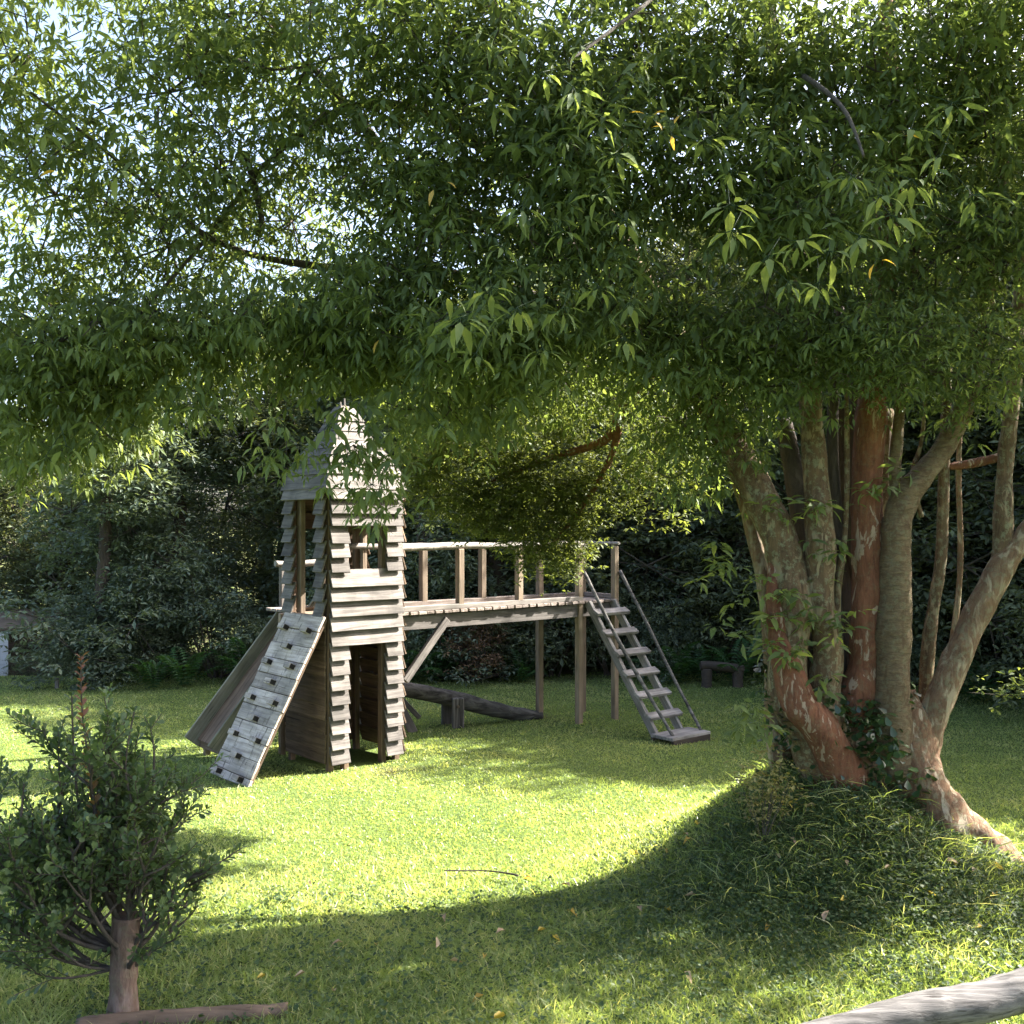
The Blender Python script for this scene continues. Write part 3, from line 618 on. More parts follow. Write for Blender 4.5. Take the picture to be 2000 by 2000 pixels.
# crown: lobes (px, py, distance, rx px, ry px, depth m, hubs, leaf length m, droop, tint)
lobes = [
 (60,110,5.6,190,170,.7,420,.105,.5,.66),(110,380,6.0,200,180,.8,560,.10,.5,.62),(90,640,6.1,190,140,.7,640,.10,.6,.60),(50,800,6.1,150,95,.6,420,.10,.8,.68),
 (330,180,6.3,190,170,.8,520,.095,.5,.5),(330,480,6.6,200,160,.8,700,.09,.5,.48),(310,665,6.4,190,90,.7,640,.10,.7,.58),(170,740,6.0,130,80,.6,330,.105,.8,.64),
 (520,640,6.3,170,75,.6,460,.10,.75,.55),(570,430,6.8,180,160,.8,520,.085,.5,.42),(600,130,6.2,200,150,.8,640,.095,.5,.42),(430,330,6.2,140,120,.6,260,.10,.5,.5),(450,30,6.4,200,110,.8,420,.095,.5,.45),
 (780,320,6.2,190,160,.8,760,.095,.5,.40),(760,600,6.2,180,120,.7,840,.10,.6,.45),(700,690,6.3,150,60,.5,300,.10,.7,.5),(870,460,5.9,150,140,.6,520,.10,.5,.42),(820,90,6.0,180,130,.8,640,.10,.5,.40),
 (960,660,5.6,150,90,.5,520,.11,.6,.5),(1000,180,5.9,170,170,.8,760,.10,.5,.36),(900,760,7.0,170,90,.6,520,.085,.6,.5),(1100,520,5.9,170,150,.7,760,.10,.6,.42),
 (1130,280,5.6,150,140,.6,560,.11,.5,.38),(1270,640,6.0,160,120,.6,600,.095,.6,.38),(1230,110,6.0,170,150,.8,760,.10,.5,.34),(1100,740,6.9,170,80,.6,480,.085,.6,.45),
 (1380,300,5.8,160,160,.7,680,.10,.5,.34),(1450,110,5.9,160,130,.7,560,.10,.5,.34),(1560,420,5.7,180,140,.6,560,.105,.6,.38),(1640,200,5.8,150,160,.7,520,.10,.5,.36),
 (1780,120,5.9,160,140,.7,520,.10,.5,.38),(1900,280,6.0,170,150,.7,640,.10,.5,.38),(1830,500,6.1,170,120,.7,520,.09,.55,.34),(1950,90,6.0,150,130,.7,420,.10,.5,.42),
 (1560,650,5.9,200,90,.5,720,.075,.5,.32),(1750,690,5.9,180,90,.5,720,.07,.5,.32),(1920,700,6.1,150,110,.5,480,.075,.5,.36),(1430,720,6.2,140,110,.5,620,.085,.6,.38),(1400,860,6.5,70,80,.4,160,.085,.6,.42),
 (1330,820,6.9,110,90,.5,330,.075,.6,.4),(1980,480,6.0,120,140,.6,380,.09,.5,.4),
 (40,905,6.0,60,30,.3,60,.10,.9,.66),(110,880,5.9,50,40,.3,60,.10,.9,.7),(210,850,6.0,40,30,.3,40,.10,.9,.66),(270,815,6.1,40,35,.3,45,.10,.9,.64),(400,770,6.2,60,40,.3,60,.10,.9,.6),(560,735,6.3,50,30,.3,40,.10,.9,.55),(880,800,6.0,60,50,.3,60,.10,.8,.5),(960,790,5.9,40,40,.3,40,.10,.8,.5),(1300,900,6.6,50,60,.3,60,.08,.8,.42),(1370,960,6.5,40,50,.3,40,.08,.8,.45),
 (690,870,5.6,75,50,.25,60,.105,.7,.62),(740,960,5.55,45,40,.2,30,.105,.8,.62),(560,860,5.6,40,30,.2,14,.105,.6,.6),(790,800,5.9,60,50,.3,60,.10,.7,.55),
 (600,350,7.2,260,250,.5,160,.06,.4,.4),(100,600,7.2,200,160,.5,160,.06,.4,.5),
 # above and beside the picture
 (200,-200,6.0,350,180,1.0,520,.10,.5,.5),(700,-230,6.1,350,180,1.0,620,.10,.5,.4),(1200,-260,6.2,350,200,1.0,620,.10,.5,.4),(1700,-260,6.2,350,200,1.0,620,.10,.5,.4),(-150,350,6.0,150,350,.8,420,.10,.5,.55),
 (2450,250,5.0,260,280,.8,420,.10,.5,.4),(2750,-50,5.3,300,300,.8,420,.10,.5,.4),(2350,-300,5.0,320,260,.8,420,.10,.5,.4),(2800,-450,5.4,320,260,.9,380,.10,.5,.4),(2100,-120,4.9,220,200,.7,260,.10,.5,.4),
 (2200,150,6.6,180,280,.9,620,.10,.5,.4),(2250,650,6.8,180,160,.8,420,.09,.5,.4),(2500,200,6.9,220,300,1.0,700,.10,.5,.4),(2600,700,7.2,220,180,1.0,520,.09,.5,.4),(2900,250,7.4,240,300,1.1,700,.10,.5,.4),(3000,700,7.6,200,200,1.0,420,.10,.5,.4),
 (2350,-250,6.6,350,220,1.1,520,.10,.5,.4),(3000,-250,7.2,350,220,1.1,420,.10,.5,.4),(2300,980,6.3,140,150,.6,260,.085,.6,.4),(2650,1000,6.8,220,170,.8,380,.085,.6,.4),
]
parts = []; tw0 = []; tw1 = []; twr = []
def branching(c, tips):
    """twigs that grow from the middle of a lobe to each tip along its neighbours"""
    nodes = np.concatenate([c[None,:], tips]); n = len(nodes)
    par = np.full(n,-1); dist = np.full(n, np.inf); cost = np.zeros(n); done = np.zeros(n,bool); dist[0] = 0; order = []
    for _ in range(n):
        i = int(np.argmin(np.where(done, np.inf, dist))); done[i] = True; order.append(i)
        d = np.linalg.norm(nodes-nodes[i],axis=1); t = d + cost[i]*.45
        m = (~done) & (t < dist); dist[m] = t[m]; par[m] = i; cost[m] = cost[i]+d[m]
    w = np.ones(n)
    for i in order[::-1]:
        if par[i] >= 0: w[par[i]] += w[i]
    k = np.array(order[1:]); r = .0022*np.sqrt(w[k])+.0012
    return nodes[par[k]], nodes[k], r
for (px, py, Y, rx, ry, dz, nh, Lf, dr, ti) in lobes:
    if px < 720 and -100 < py < 600: nh = int(nh*1.12)
    elif 0 < px < 1300 and 0 < py < 480: nh = int(nh*1.2)
    else: nh = int(nh*1.3)
    Lf *= .92
    if px < 280 and Y < 7: Y += .55
    nt_ = max(3, nh//9)
    c = P(px, py, Y); sx = rx*Y/2000; sz = ry*Y/2000
    q = rng.normal(0, 1, (nt_, 3)); q /= np.linalg.norm(q, axis=1, keepdims=True); q *= rng.uniform(.15, 1.0, (nt_,1))**.5
    tips = np.array(c)[None,:] + q*np.array([sx, dz, sz])
    H = (tips[:,None,:] + rng.normal(0, .11, (nt_, 9, 3))*np.array([1.2,1.2,.8])).reshape(-1,3)
    H = H[~in_light(H)]
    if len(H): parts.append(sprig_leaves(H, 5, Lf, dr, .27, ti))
    a_, b_, r_ = branching(np.array(c), tips); keep = ~in_light((a_+b_)/2)
    tw0.append(a_[keep]); tw1.append(b_[keep]); twr.append(r_[keep])
lv = cat_leaves(parts)
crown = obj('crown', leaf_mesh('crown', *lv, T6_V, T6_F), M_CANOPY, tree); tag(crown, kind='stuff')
tw = obj('twigs', prisms('twigs', np.concatenate(tw0), np.concatenate(tw1), np.concatenate(twr)*1.1, np.concatenate(twr)*.9), B_DARK, tree); tag(tw, kind='stuff')
print('crown leaves', len(lv[0]))

# dense small-leaved boughs hanging over the bridge
parts = []
for (px, py, Y, rx, ry, dz, nh, Lf, ti) in [(880,960,7.9,90,60,.3,300,.045,.44),(1060,930,7.9,130,90,.3,700,.045,.36),(930,930,8.0,170,110,.35,900,.045,.42),(1060,1020,8.0,110,80,.3,620,.042,.40),(1200,860,7.9,130,110,.35,560,.045,.36),(1080,1075,8.0,80,60,.25,460,.042,.42),(1020,1000,8.0,120,70,.3,460,.042,.38),(950,1010,8.0,80,40,.25,220,.042,.42),(1000,830,7.8,160,80,.4,620,.05,.42),(1150,960,8.0,90,90,.25,380,.042,.30),(1300,930,7.6,90,90,.3,280,.05,.34),(850,860,7.8,80,90,.3,300,.055,.5),(1330,760,7.4,110,70,.3,300,.05,.36),(1140,700,7.6,170,70,.35,420,.05,.4)]:
    nh = int(nh*1.35); c = np.array(P(px,py,Y)); nt_ = nh//12
    q = rng.normal(0,1,(nt_,3)); q /= np.linalg.norm(q,axis=1,keepdims=True); q *= rng.uniform(.1,1,(nt_,1))**.45
    tips = c + q*np.array([rx*Y/2000, dz, ry*Y/2000])
    H = (tips[:,None,:]+rng.normal(0,.06,(nt_,12,3))).reshape(-1,3)
    parts.append(sprig_leaves(H, 5, Lf, .2, .42, ti))
lv = cat_leaves(parts)
bough = obj('bough', leaf_mesh('bough', *lv, T6_V, T6_F), M_SMALL, tree); tag(bough, kind='stuff')

# the sprays that hang nearest: every leaf a piece of its own
leaf_me = []
for i in range(5):
    d = np.array([[1.,0,0]]); n_ = np.array([[0,0,1.]])
    tv = T8_V.copy(); tv[:,2] += -.10*(i-1)*tv[:,0]**2
    me = leaf_mesh('leaf', np.zeros((1,3)), d, n_, np.array([1.]), np.array([.25+.02*i]), np.array([.45+.1*i]), tv, T8_F)
    me.materials.append(M_CANOPY); leaf_me.append(me)
yl = leaf_mesh('leaf', np.zeros((1,3)), np.array([[1.,0,0]]), np.array([[0,0,1.]]), np.array([1.]), np.array([.26]), np.array([.5]), T8_V, T8_F); yl.materials.append(M_YELLOW)
def leaf_obj(hub, az, el, L, me, roll=0):
    d = Vector((math.cos(az)*math.cos(el), math.sin(az)*math.cos(el), math.sin(el)))
    up = Vector((random.gauss(0,.25)+roll, random.gauss(0,.25), 1))
    M = frame(hub + d*L*.35, d, up) @ Matrix.Scale(L, 4)
    o = obj('leaf', me, None, tree, M)
    return hub, hub + d*L*.36
pet0 = []; pet1 = []
sprays = [(900,620,4.5,8,.115),(960,560,4.6,6,.105),(870,570,4.6,4,.10),(1010,600,4.5,6,.11),(1100,600,4.7,6,.10),(1170,560,4.7,6,.11),(1230,590,4.8,5,.10),(930,690,4.7,5,.10),(1060,680,4.8,5,.10),(1220,660,4.9,5,.10),
          (1425,400,4.2,8,.10),(1430,450,4.2,7,.105),(1500,500,4.3,7,.11),(1560,470,4.3,7,.11),(1620,490,4.35,6,.11),(1680,460,4.3,7,.115),(1720,380,4.4,6,.10),(1780,350,4.4,7,.115),(1840,300,4.5,5,.10),(1860,200,4.6,7,.12),(1540,550,4.3,5,.10),(1600,550,4.35,5,.10),(1740,420,4.4,6,.11),
          (1140,90,4.7,6,.09),(1120,170,4.7,7,.11),(1060,140,4.8,5,.10),(1200,300,4.8,7,.10),(1170,380,4.8,6,.10),(1020,400,4.9,6,.11),(980,480,4.9,5,.10),(1220,430,4.8,6,.10),(1100,450,4.9,5,.10),(1380,270,4.9,6,.10),(1430,330,4.9,5,.10),
          (860,830,5.2,5,.10),(1900,380,4.7,5,.11),(1660,340,4.6,6,.10),(1780,250,4.7,5,.10),(640,830,5.4,6,.10),(680,900,5.4,6,.11),(725,945,5.4,6,.10),(90,890,5.6,4,.115),(130,870,5.6,4,.11),(260,830,5.8,5,.11),(330,800,5.8,5,.11),(180,860,5.7,4,.11),(400,800,5.8,4,.105),(240,90,5.2,6,.115),(90,250,5.3,6,.11),(230,330,5.3,6,.11)]
nl = 0; hubs_by = []
for (px, py, Y, k, L) in sprays:
    hub = P(px, py, Y); az0 = random.uniform(0, 6.28); hubs_by.append(hub)
    for i in range(k):
        if nl >= 284: break
        a, b = leaf_obj(hub, az0+i*6.283/k+random.gauss(0,.2), -.55+random.gauss(0,.3), L*random.uniform(.8,1.2), random.choice(leaf_me))
        pet0.append(a); pet1.append(b); nl += 1
    pet0.append(hub); pet1.append(hub+Vector((random.uniform(-.1,.1), random.uniform(.05,.2), random.uniform(.05,.16))))
for (px, py, Y, az, el, L) in [(1270,225,4.9,2.6,.4,.085),(1268,228,4.9,.5,.5,.08),(1275,232,4.9,5.4,-.8,.07),(1312,250,4.9,.8,.9,.09),(1310,255,4.9,4.9,-1.2,.085),(1305,250,4.9,3.0,.2,.06),(850,360,5.2,4.2,-1.1,.10),(865,352,5.2,5.6,-.5,.08),(745,655,5.6,4.2,-.9,.10),(1712,505,4.3,5.2,-.4,.09),(1712,505,4.3,3.9,-.9,.09),(1755,265,4.8,.3,.1,.09),(120,330,5.4,2.8,-.1,.11)]:
    a, b = leaf_obj(P(px,py,Y), az, el, L, yl); pet0.append(a); pet1.append(b)
o = obj('leaf_stalks', prisms('leaf_stalks', pet0, pet1, .0022, .0018), M_WEED, tree); tag(o, kind='stuff')

# loose green shoots on the stems
H = []
for (px, py, Y, s, n_) in [(1500,975,6.3,.05,5),(1410,1100,6.2,.06,6),(1400,1080,6.1,.05,5),(1490,1150,6.2,.08,10),(1480,1220,6.15,.09,12),(1520,1270,6.1,.09,14),(1590,1000,6.25,.06,8),(1620,1080,6.25,.07,9),(1640,1220,6.2,.06,6),(1580,1220,6.2,.10,12),(1530,1180,6.2,.06,8),(1500,900,6.3,.06,7),(1460,1390,6.0,.07,8),(1480,1430,6.0,.07,8),(1700,960,6.3,.05,5),(1610,1330,6.2,.05,5),(1745,920,6.3,.05,4),(1890,790,6.3,.10,12)]:
    H.append(np.array(P(px,py,Y))+rng.normal(0,s,(n_,3)))
H = np.concatenate(H)
o = obj('shoots', leaf_mesh('shoots', *sprig_leaves(H, 5, .095, .3, .33, .55), T8_V, T8_F), M_CANOPY, tree); tag(o, kind='stuff')

# ------------------------------------------------------------------ ivy and ferny growth over the foot of the tree
tv_ = np.array([v.co for v in tb.data.vertices]); tn_ = np.array([v.normal for v in tb.data.vertices])
okv = (tn_[:,1] < .1) & (tv_[:,2] < 1.15); tv_ = tv_[okv]; tn_ = tn_[okv]
pk = rng.choice(len(tv_), 1000); H = tv_[pk]+tn_[pk]*rng.uniform(.01,.07,(1000,1))+rng.normal(0,.05,(1000,3))
clump = np.sin(H[:,0]*9+1.0)*np.sin(H[:,2]*8+.5) > -.35; H = H[clump & (H[:,0] < 2.55)]
H = np.concatenate([H]+[np.array(P(px,py,Y))+rng.normal(0,1,(k,3))*np.array([.05,.04,.12]) for px,py,Y,k in ((1525,1400,6.25,40),(1620,1400,6.2,30),(1700,1430,6.15,30),(1500,1300,6.4,25))])
iv = obj('ivy', leaf_mesh('ivy', *sprig_leaves(H, 3, .055, .5, .7, .42), OB_V, OB_F), M_IVY)
tag(iv, 'dark glossy ivy covering the foot of the many-stemmed tree', 'ivy')

# ------------------------------------------------------------------ the dark wood behind the lawn
def ellipsoid_pts(n, c, r, inner=.35):
    q = rng.normal(0,1,(n,3)); q /= np.linalg.norm(q,axis=1,keepdims=True)
    return np.array(c)+q*(rng.uniform(inner**3,1,(n,1))**(1/3))*np.array(r)

def crown_leaves(H, w, n_lobes, n_tips, per, Lf, k, wl, tint, low=.05, spread=.10):
    """a leafy crown H high and w wide made of uneven lobes, tips and whorls"""
    parts = []; tips_all = []; cents = []
    for i in range(n_lobes):
        z = H*(low+(.93-low)*((i+.5)/n_lobes)) + rng.normal(0,.1)
        rr = w*.5*(1-.55*((z/H)**2.2))
        az = rng.uniform(0,6.283); d = rr*rng.uniform(.25,.78)
        c = np.array([math.cos(az)*d, math.sin(az)*d, z]); s = w*rng.uniform(.19,.30)
        tips = ellipsoid_pts(n_tips, c, (s, s, s*.72), .5); tips = tips[tips[:,2] > .12]
        Hh = (tips[:,None,:]+rng.normal(0,spread,(len(tips),per,3))*np.array([1.2,1.2,.6])).reshape(-1,3)
        parts.append(sprig_leaves(Hh, k, Lf, .25, wl, tint+rng.normal(0,.13)))
        tips_all.append(tips); cents.append(c)
    return cat_leaves(parts), tips_all, cents

protos = []
spec = [('evergreen_tree','dark fine-leaved tree in the wood behind the lawn',6.0,3.4,26,34,7,.115,4,.36,.40,M_FOREST),
        ('olive_tree','olive bushy tree in the wood behind the lawn',5.4,3.6,26,34,7,.105,4,.42,.45,M_FOREST2),
        ('glossy_tree','glossy large-leaved tree in the wood behind the lawn',6.4,3.4,26,32,6,.14,4,.40,.5,M_FOREST),
        ('slender_tree','tall slender tree in the wood behind the lawn',8.4,3.6,30,34,7,.12,4,.38,.42,M_FOREST2)]
for (nm, lab, H, w, nlb, ntp, per, Lf, k, wl, ti, mt) in spec:
    lv, tips, cents = crown_leaves(H, w, nlb, ntp, per, Lf, k, wl, ti)
    cm = leaf_mesh('crown', *lv, T4_V, T4_F); cm.materials.append(mt)
    trunk = tube_mesh('trunk', [(0,0,-.3),(.05,.03,H*.25),(-.06,.05,H*.55),(.03,-.03,H*.92)], [.17,.13,.09,.03], 10, .1, 4); trunk.materials.append(B_DARK)
    p0 = []; p1 = []
    for c, tp in zip(cents, tips):
        base = np.array([0,0,max(.3,c[2]-.5)]); p0.append(base[None,:]); p1.append(c[None,:])
        pick = tp[rng.choice(len(tp), min(7,len(tp)), replace=False)]
        p0.append(np.repeat(c[None,:],len(pick),0)); p1.append(pick*1.06-c*.06)
    lm = prisms('limbs', np.concatenate(p0), np.concatenate(p1),   .016, .005); lm.materials.append(B_TWIG)
    protos.append((nm, lab, H, cm, trunk, lm))

def spot(x, y):
    px = 1000+2000*x/y
    for lim, txt in ((0,'beyond the left end of the lawn'),(150,'by the gap with the shed'),(330,'beyond the foreground stump bush'),(480,'behind the climbing ramp'),(600,'behind the left side of the tower'),(790,'behind the tower'),(920,'behind the near half of the bridge'),(1060,'behind the seesaw end'),(1230,'behind the bridge posts'),(1370,'behind the ladder'),(1480,'behind the log bench'),(1600,'behind the lichened left stem'),(1720,'behind the red-barked stem'),(1850,'behind the banded forked stem'),(2010,'behind the pale leaning stem')):
        if px < lim: return txt
    return 'beyond the right end of the lawn'
def put_tree(kind, x, y, h, rz, group='trees of the wood behind the lawn'):
    nm, lab, H, cm, trunk, lm = protos[kind]
    e = empty(nm, (x, y, hz(x,y)-.05)); e.rotation_euler = (0,0,rz); s = h/H; e.scale = (s*random.uniform(.95,1.2), s*random.uniform(.95,1.2), s)
    rowtxt = 'at the front of' if y < 17.3 else 'in the middle of' if y < 20.6 else 'deep in'
    tag(e, lab.replace('in the wood behind the lawn', rowtxt+' the wood, '+spot(x,y)), 'tree', group)
    for n_, me in (('crown',cm),('trunk',trunk),('limbs',lm)):
        c = bpy.data.objects.new(n_, me); COL.objects.link(c); c.parent = e
        if n_ != 'trunk': c['kind'] = 'stuff'
    return e
R_ = random.Random(5)
for i, x in enumerate(np.arange(-8.6, 9.0, 1.2)):
    y = 16.4 + .7*math.sin(x*1.3) - (.9 if x < -5 else 0) - (max(0, x-3.6))*.42
    h = (4.6 if x < -4.5 else 5.4 if x < -1 else 6.2) + R_.uniform(-.3,.6)
    if x < -7.2: continue
    put_tree(i % 3, float(x)+R_.uniform(-.3,.3), y, h, R_.uniform(0,6.28))
for i, x in enumerate(np.arange(-8.2, 13, 1.9)):
    put_tree((i+1) % 4, float(x), 19.2+R_.uniform(-.6,.6)-max(0,x-5)*.3, (4.9 if x < -4 else 6.4 if x < 1 else 8.2)+R_.uniform(-.4,.6), R_.uniform(0,6.28))
for i, x in enumerate(np.arange(-13, 15, 2.5)):
    put_tree((i*3) % 4, float(x), 23.0+R_.uniform(-.8,.8), (4.8 if x < -6 else 6.8 if x < 2 else 9.5)+R_.uniform(-.4,.6), R_.uniform(0,6.28))
for (x, y, h, k) in ((7.3,12.7,6.3,1),(8.8,12.8,6.8,0),(7.2,11.9,5.0,1),(4.7,15.9,8.4,3),(6.4,15.6,9.2,3),(8.2,15.4,9.2,3),(8.6,11.2,4.7,1),(10.2,10.6,5.6,0),(11.8,10.0,6.2,1),(10.4,13.4,8.0,3),(12.5,14.0,8.5,3),(9.6,15.0,8.5,3),(-9.4,19.8,5.2,1),(-7.9,20.9,5.6,2),(-10.9,21.6,6.0,0),(-12.2,19.5,5.5,1)):
    put_tree(k, x, y, h, R_.uniform(0,6.28))

# understorey shrubs, ferns and a dry bush along the lawn edge
sprot = []
for (nm, lab, H, w, nlb, ntp, per, Lf, ti, mt) in [('shrub','dark leafy shrub at the foot of the wood along the lawn edge',1.5,1.9,9,22,7,.075,.42,M_FOREST),
        ('olive_shrub','small-leaved olive shrub at the foot of the wood along the lawn edge',1.3,1.8,9,22,7,.06,.45,M_FOREST2)]:
    lv, tips, cents = crown_leaves(H, w, nlb, ntp, per, Lf, 4, .42, ti, .12, .07)
    cm = leaf_mesh('foliage', *lv, T4_V, T4_F); cm.materials.append(mt)
    st = prisms('stalks', np.zeros((nlb,3))+rng.normal(0,.05,(nlb,3))*np.array([1,1,0]), np.array(cents), .016, .008); st.materials.append(B_DARK)
    sprot.append((nm, lab, cm, st))
for i, x in enumerate(np.arange(-7.6, 8.4, .82)):
    y = 15.25 + .25*math.sin(x*2.1) - (.75 if x < -5 else .3 if x < -3 else 0) - max(0, x-3.6)*.42
    if x < -6.6: continue
    nm, lab, cm, st = sprot[i % 2]
    e = empty(nm, (float(x), y, hz(x,y)-.03)); e.rotation_euler = (0,0,R_.uniform(0,6.28)); s = R_.uniform(.75,1.15); e.scale = (s,s,s*R_.uniform(.8,1.15))
    tag(e, lab.replace('at the foot of the wood along the lawn edge', 'at the lawn edge '+spot(float(x),y)), 'shrub', 'shrubs along the lawn edge')
    for n_, me in (('foliage',cm),('stalks',st)):
        c = bpy.data.objects.new(n_, me); COL.objects.link(c); c.parent = e; c['kind'] = 'stuff'
for (x, y, s) in ((-7.75,16.5,.5),(-7.1,16.7,.5),(-8.5,16.2,.42),(-9.3,15.9,.5)):
    nm, lab, cm, st = sprot[1]
    e = empty('sunny_shrub', (x,y,hz(x,y)-.03)); e.scale = (s,s,s*.75); e.rotation_euler = (0,0,R_.uniform(0,6.28)); tag(e, 'low olive bush in front of the brown shed', 'shrub', 'bushes in front of the shed')
    for n_, me in (('foliage',cm),('stalks',st)):
        c = bpy.data.objects.new(n_, me); COL.objects.link(c); c.parent = e; c['kind'] = 'stuff'

lv, tips, cents = crown_leaves(.95, 1.3, 8, 20, 6, .06, 4, .42, .5, .15, .07)
p = P(930,1300,14.7)
e = empty('dry_bush', (p.x, p.y, 0)); tag(e, 'dry brown leafless-looking bush at the lawn edge behind the bridge', 'bush')
c = obj('foliage', leaf_mesh('foliage', *lv, T4_V, T4_F), M_DRY); c.parent = e; c['kind'] = 'stuff'
c = obj('stalks', prisms('stalks', np.zeros((60,3)), ellipsoid_pts(60,(0,0,.45),(.6,.5,.5),.6), .012, .004), B_TWIG); c.parent = e; c['kind'] = 'stuff'

def frond_mesh(L=.7):
    O = []; D = []; N = []; LL = []
    for i in range(16):
        f = (i+1)/17; x = L*f; z = .42*L*math.sin(f*2.2)-.12*L*f*f
        for s in (-1, 1):
            O.append((x,0,z)); D.append((.45, s, -.15)); N.append((0,0,1)); LL.append(.19*L*(math.sin(math.pi*min(f*1.05,1)**.7)+.12))
    n = len(O); O = np.array(O); LL = np.array(LL)
    return leaf_mesh('frond', O, np.array(D,float), np.array(N,float), LL, np.full(n,.035), np.full(n,.5), T4_V, T4_F)
fm = frond_mesh(); fm.materials.append(M_FERN)
for (px, Y, s) in ((845,14.6,1.15),(800,14.5,.9),(880,14.8,.8),(1020,14.7,.85),(1320,14.4,1.1),(1370,14.6,1.0),(1440,14.2,1.0),(360,14.0,1.0),(470,14.3,1.1),(300,13.9,.8),(1905,12.9,.9)):
    x = (px-1000)/2000*Y; e = empty('fern', (x,Y,hz(x,Y))); e.scale = (s,s,s)
    tag(e, ('large' if s > 1.02 else 'small' if s < .88 else 'mid-sized')+' green fern at the lawn edge '+spot(x,Y), 'fern', 'ferns along the lawn edge')
    for i in range(9):
        c = bpy.data.objects.new('frond', fm); COL.objects.link(c); c.parent = e
        c.rotation_euler = (R_.uniform(-.2,.2), R_.uniform(-.75,.05), i*.698+R_.uniform(-.2,.2)); c.scale = (R_.uniform(.8,1.15),)*3

# ------------------------------------------------------------------ sprouting stump in the foreground
SB = Vector((-1.755, 4.62, 0)); SB.z = hz(SB.x, SB.y)
bush = empty('stump_bush', SB); tag(bush, 'small leafy bush sprouting from a cut stump with two tall reddish shoots', 'bush')
obj('stump', tube_mesh('stump', [SB+Vector((.0,0,-.1)), SB+Vector((.0,0,.12)), SB+Vector((.005,0,.30)), SB+Vector((.02,.0,.46))], [.075,.062,.058,.062], 16, .10, 9), bark_mat('bark_stump', (.09,.06,.045), (.22,.15,.12), (.27,.20,.17), .5, .65, .3), bush)
leafO=[];leafD=[];leafN=[];leafL=[];leafT=[]
st0=[];st1=[];sr0=[];sr1=[]
def twig(p, d, L, step, lf, tint, levels, reach):
    p = Vector(p); d = Vector(d).normalized(); n = max(3,int(L/step)); side = 0
    for i in range(n):
        q = p + d*step
        st0.append(p.copy()); st1.append(q.copy()); r = .0022+.007*levels*(1-i/n)*.8; sr0.append(r); sr1.append(r*.92)
        d = (d + Vector((random.gauss(0,.10), random.gauss(0,.10), random.gauss(.045,.06)))).normalized()
        if levels == 0 or i > n*.45:
            s = d.cross(Vector((math.cos(side), math.sin(side), .2))).normalized(); side += 1.57+random.gauss(0,.3)
            for sg in (-1, 1):
                leafO.append(q); leafD.append(s*sg+d*.85+Vector((0,0,.15))); leafN.append(Vector((random.gauss(0,.4),random.gauss(0,.4),1))); leafL.append(lf*random.uniform(.7,1.2)*(1-.35*i/n)); leafT.append(tint)
        if levels > 0 and i > n*.22 and random.random() < .52:
            b = (d*.75 + Vector((random.gauss(0,.75), random.gauss(0,.75), random.gauss(.15,.35)))).normalized()
            twig(q, b, L*random.uniform(.32,.55), step*.72, lf, tint+random.gauss(0,.1), levels-1, reach)
        p = q
random.seed(21)
for i in range(21):
    az = i*2.4+random.gauss(0,.3); el = random.uniform(.35,1.35)
    d = Vector((math.cos(az)*math.cos(el)*1.05, math.sin(az)*math.cos(el)*.8, math.sin(el)))
    twig(SB+Vector((.02+d.x*.04, d.y*.04, random.uniform(.2,.45))), d, random.uniform(.50,.70)*(.64 if d.x > .1 else 1.1), .036, .050, .45, 2, 1)
for i in range(6):
    az = 2.2+i*.35
    twig(SB+Vector((-.03,0,.3)), (math.cos(az),math.sin(az)*.5,random.uniform(.2,.7)), random.uniform(.55,.75), .036, .050, .5, 2, 1)
for i in range(7):
    az = 2.4+i*.28
    twig(SB+Vector((-.04,0,.22)), (math.cos(az),math.sin(az)*.6-.2,random.uniform(-.05,.3)), random.uniform(.40,.65), .036, .050, .55, 1, 1)
n_ = len(leafO)
o = obj('foliage', leaf_mesh('foliage', np.array(leafO), np.array(leafD), np.array(leafN), np.array(leafL), np.array(leafL)*.52, np.clip(np.array(leafT)+rng.normal(0,.12,n_),0,1), OB_V, OB_F), M_BUSH, bush); tag(o, kind='stuff')
o = obj('stalks', prisms('stalks', np.array(st0), np.array(st1), np.array(sr0), np.array(sr1), 5), B_TWIG, bush); tag(o, kind='stuff')
print('bush leaves', n_)
for (x0, pts) in ((0, [(230,1720,4.62),(190,1600,4.60),(172,1480,4.58),(160,1380,4.58),(158,1285,4.58)]), (1, [(215,1720,4.64),(160,1600,4.66),(145,1480,4.66),(140,1360,4.66)]), (2, [(260,1750,4.6),(262,1600,4.6),(245,1500,4.6),(262,1390,4.6)])):
    pp = [P(*q) for q in pts]
    sh_ = obj('tall_shoot', tube_mesh('tall_shoot', pp, [.010,.007,.005,.004,.002][:len(pp)], 6, .05, 8), B_TWIG, bush)
    lo=[];ldn=[];ln_=[];ll=[]
    sp, _ = smooth_path(pp, [1]*len(pp), 9)
    for i in range(6, len(sp)):
        for sg in (0, math.pi):
            a = i*1.57+sg; lo.append(sp[i]); ldn.append((math.cos(a)*.8, math.sin(a)*.8, .65)); ln_.append((0,0,1)); ll.append(.048*random.uniform(.7,1.3)*(1.1-.3*i/len(sp)))
    k = len(lo); tn = np.clip(np.linspace(1.0,.15,k),0,1)
    o = obj('shoot_leaves', leaf_mesh('shoot_leaves', np.array(lo), np.array(ldn), np.array(ln_), np.array(ll), np.array(ll)*.5, tn, OB_V, OB_F), M_SHOOT if x0 < 1 else M_BUSH, sh_); tag(o, kind='stuff')

